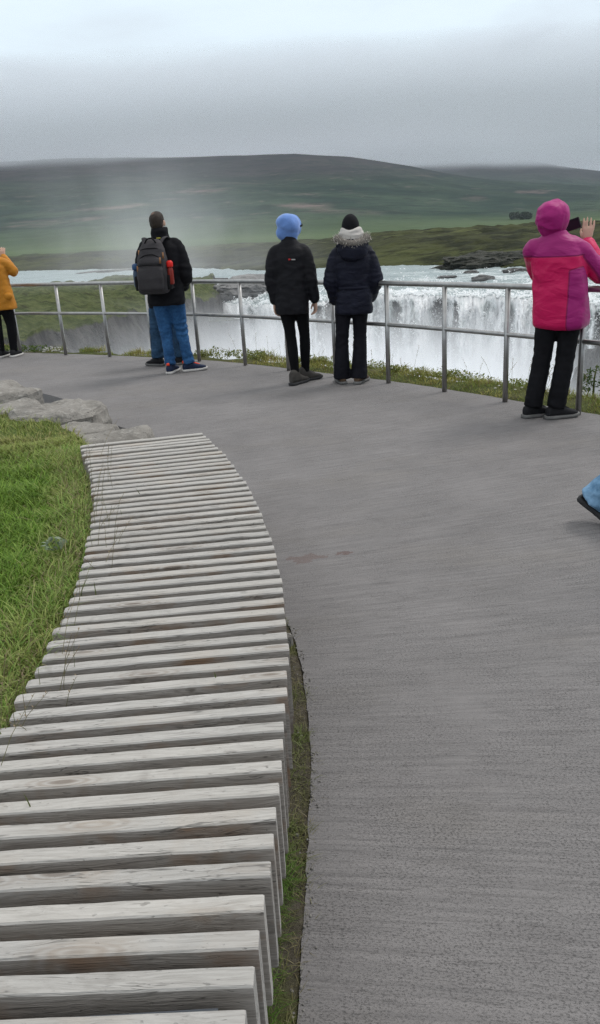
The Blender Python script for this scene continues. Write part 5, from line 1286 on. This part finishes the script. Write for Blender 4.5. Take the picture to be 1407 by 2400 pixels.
def plum_at(c):
    rel = c - Vector((.03, 0, 0)); u, v = rel.dot(cr), rel.dot(cf)
    e, w_, s_ = Vector(P['elbows'][1]), Vector(P['wrists'][1]), Vector(P['shoulders'][1])
    yoke = c.z - (1.262 + .02 * v)                                             # plum yoke
    panel = min(u - .112, 1.16 + .30 * (u - .12) - c.z, .15 - v)               # plum side panel
    d = max(yoke, panel)
    ax = e - s_; t = (c - s_).dot(ax) / ax.length_squared; dist = (c - s_ - ax * t).length
    if t > .25 and dist < .125 and u > .13:                                    # sleeve: plum above, pink beneath
        d = (c - (s_ + ax * t)).z + .035
    fa = w_ - e; tf = (c - e).dot(fa) / fa.length_squared
    if tf > .18 and (c - e - fa * tf).length < .11: d = .12 - tf * .3           # pink forearm
    return d
def duo():
    T = NT('two_tone_shell'); a_ = T.node('ShaderNodeVertexColor'); a_.layer_name = 'panel'; d = T.math('SUBTRACT', T.xyz(a_.outputs[0])[0], .5); Pz = T.coord('Object')
    k = T.mr(d, -.003, .003); n_ = T.noise(Pz, 6, 3, .5)
    c_ = T.mix(k, T.mix(n_, (.42, .003, .068), (.53, .004, .088)), T.mix(n_, (.25, .008, .115), (.32, .012, .145)))
    seam = T.mr(T.math('ABSOLUTE', d), .007, .003, 0, .5); c_ = T.mix(seam, c_, (.09, .004, .03))
    w1 = T.noise(T.mapping(Pz, (5, 5, 11), rot=(.4, .5, 0)), 1.0, 3, .5, .8)
    return T.fin(c_, .52, T.bump(T.math('SUBTRACT', w1, T.math('MULTIPLY', seam, .3)), .7, .025), spec=.25)
jk = jacket(o, P, [duo()], rings([(.715, .190, .140, 0, .045), (.745, .214, .165, 0, .045), (.80, .218, .168, 0, .045), (.95, .206, .156, 0, .035), (1.10, .202, .146, 0, .02), (1.22, .200, .136, 0, 0), (1.30, .192, .120, 0, -.015), (1.37, .16, .10, 0, -.025), (1.415, .10, .085, .01, -.03), (1.45, .075, .07, .01, -.03)], yw, 0, 0),
       [.085, .092, .082, .078, .076, .066, .054], 17, .016, fz=7, fx=5, ends=(.97, .95))
at_ = jk.data.color_attributes.new('panel', 'FLOAT_COLOR', 'POINT'); dv_ = np.array([plum_at(v.co) for v in jk.data.vertices], dtype=np.float32) + .5
at_.data.foreach_set('color', np.c_[dv_, dv_, dv_, np.ones_like(dv_)].astype(np.float32).ravel())
V, F = hood_shape(Vector(P['head']) + Vector((-.005, 0, .010)), P['head_yaw'], .123, .136, .119, .082, 8, .012, peak=.035, drop=.5, shift=-.02)
mesh_obj('hood', V, F, PLUM, o)
V, F = tube([Vector(P['head']) + yawv(P['head_yaw'])[1] * .10 + yawv(P['head_yaw'])[0] * x + Vector((0, 0, .02)) for x in (-.07, 0, .07)], [.014, .018, .014], 8); mesh_obj('glasses', V, F, GREYD, o)
shoe(o, P['ankles'][0], P['foot_yaw'][0], SHOED, SOLEG, .27); shoe(o, P['ankles'][1], P['foot_yaw'][1], SHOED, SOLEG, .27)
ph = empty('phone', G + Vector((.185, .30, 1.47))); tag(ph, 'dark grey phone held up by the person in the pink jacket', 'phone')
rt = Matrix.Rotation(-R(38), 3, 'Z') @ Matrix.Rotation(R(10), 3, 'X') @ Matrix.Rotation(R(-16), 3, 'Y')
bm = bmesh.new(); bmesh.ops.create_cube(bm, size=1)
for v in bm.verts: v.co = rt @ Vector((v.co.x * .165, v.co.y * .012, v.co.z * .085))
bmesh.ops.bevel(bm, geom=bm.edges, offset=.004, segments=2, affect='EDGES'); q = bm_obj('case', bm, fabric('phone_case', (.035, .035, .042), .1, .4, bump=.05), ph)
for k, (x, z) in enumerate(((.06, .022), (.06, -.004))):
    V, F = tube([rt @ Vector((x, .005, z)), rt @ Vector((x, .010, z))], .010, 12); mesh_obj('lens', V, F, GREYD, ph)
V, F = box(rt @ Vector((0, -.0068, 0)), (.152, .001, .074), rt); T = NT('phone_screen'); mesh_obj('screen', V, F, T.fin((.012, .014, .018), .12), ph, smooth=False)

# ---------------------------------------------------------------- 6. person in the mustard coat, cut by the left edge
G = ground(18, 837); H = 1.66; yw = R(4)
P = dict(head=(-.02, .05, 1.54), head_yaw=R(10), chest=yw, shoulders=[(-.16, 0, 1.345), (.165, 0, 1.355)], elbows=[(-.27, .12, 1.14), (.275, .06, 1.20)], wrists=[(-.10, .30, 1.36), (.10, .29, 1.40)],
         hands=[((.1, .2, 1), (1, 0, 0), .5), ((-.1, .2, 1), (-1, 0, 0), .5)],
         hips=[(-.08, 0, .84), (.09, 0, .84)], knees=[(-.085, .03, .46), (.125, .03, .46)], ankles=[(-.075, 0, .085), (.115, -.01, .085)], foot_yaw=[R(10), R(12)])
o = make_body('person', G, H, P, 'person in a mustard yellow coat and black leggings cut by the left edge')
trousers(o, P, LEGG, [.105, .100, .085, .074, .070, .060, .052], .185, 19, .003, name='leggings')
jacket(o, P, [MUST], rings([(.685, .265, .17, -.01), (.74, .262, .17, -.01), (.86, .248, .165, -.01), (1.0, .222, .155, -.01), (1.15, .212, .145, -.01), (1.27, .205, .13, -.01), (1.345, .18, .105, 0), (1.40, .10, .085, 0), (1.44, .075, .07, 0)], yw),
       [.080, .086, .078, .076, .072, .062, .052], 23, .012, fz=12)
V, F = fuse([ellipsoid((-.02, -.10, 1.37), (.15, .07, .09), None, 24, 14)], .011, 2); mesh_obj('hood', wrinkle(V, F, .006, 9, 12, 3), F, MUST, o)
V, F = fuse([ellipsoid((.19, -.115, .87), (.075, .05, .06), None, 16, 10)], .010, 2); mesh_obj('pocket', V, F, MUST, o)
V, F = ellipsoid(Vector(P['head']) + Vector((0, -.022, .02)), (.088, .092, .115), None, 26, 18); mesh_obj('hair', displace(V, F, lambda v, n: .004 * noise.noise(Vector((v[0] * 40, v[1] * 40, v[2] * 12)))), F, HAIRB, o)
shoe(o, P['ankles'][0], P['foot_yaw'][0], SHOED, SOLEW, .27); shoe(o, P['ankles'][1], P['foot_yaw'][1], SHOED, SOLEW, .27)

# ---------------------------------------------------------------- 7. passer-by in pale jeans, only one trailing foot in the picture
G = ground(1395, 1235); H = 1.70; yw = R(138)
P = dict(head=(.66, -.36, 1.57), head_yaw=yw, chest=yw, shoulders=[(.80, -.22, 1.37), (.55, -.45, 1.37)], elbows=[(.90, -.30, 1.10), (.50, -.55, 1.10)], wrists=[(.93, -.45, .90), (.52, -.68, .90)],
         hips=[(.66, -.26, .87), (.54, -.36, .87)], knees=[(.82, -.50, .48), (.315, -.10, .47)], ankles=[(.86, -.62, .09), (.022, .05, .15)], foot_yaw=[R(140), R(138)])
o = make_body('person', G, H, P, 'passer-by in pale blue jeans and dark shoes stepping out at the right edge')
trousers(o, P, JEAN3, [.098, .094, .086, .082, .082, .086, .088], .17, 29, .007, hem=.035)
jacket(o, P, [BLACK2], rings([(.75, .19, .14, 0), (1.0, .185, .135, 0), (1.2, .19, .13, 0), (1.31, .185, .11, 0), (1.38, .15, .09, 0), (1.44, .07, .06, 0)], yw, .66, -.335), [.07, .078, .07, .066, .066, .06, .054], 31, .007)
V, F = ellipsoid(Vector(P['head']) - yawv(yw)[1] * .022 + Vector((0, 0, .02)), (.084, .084, .108), None, 24, 16); mesh_obj('hair', V, F, HAIRB, o)
shoe(o, P['ankles'][0], P['foot_yaw'][0], SHOED, SOLED, .27)
shoe(o, (.005, .065, .075), P['foot_yaw'][1], SHOED, SOLED, .28, pitch=R(28))
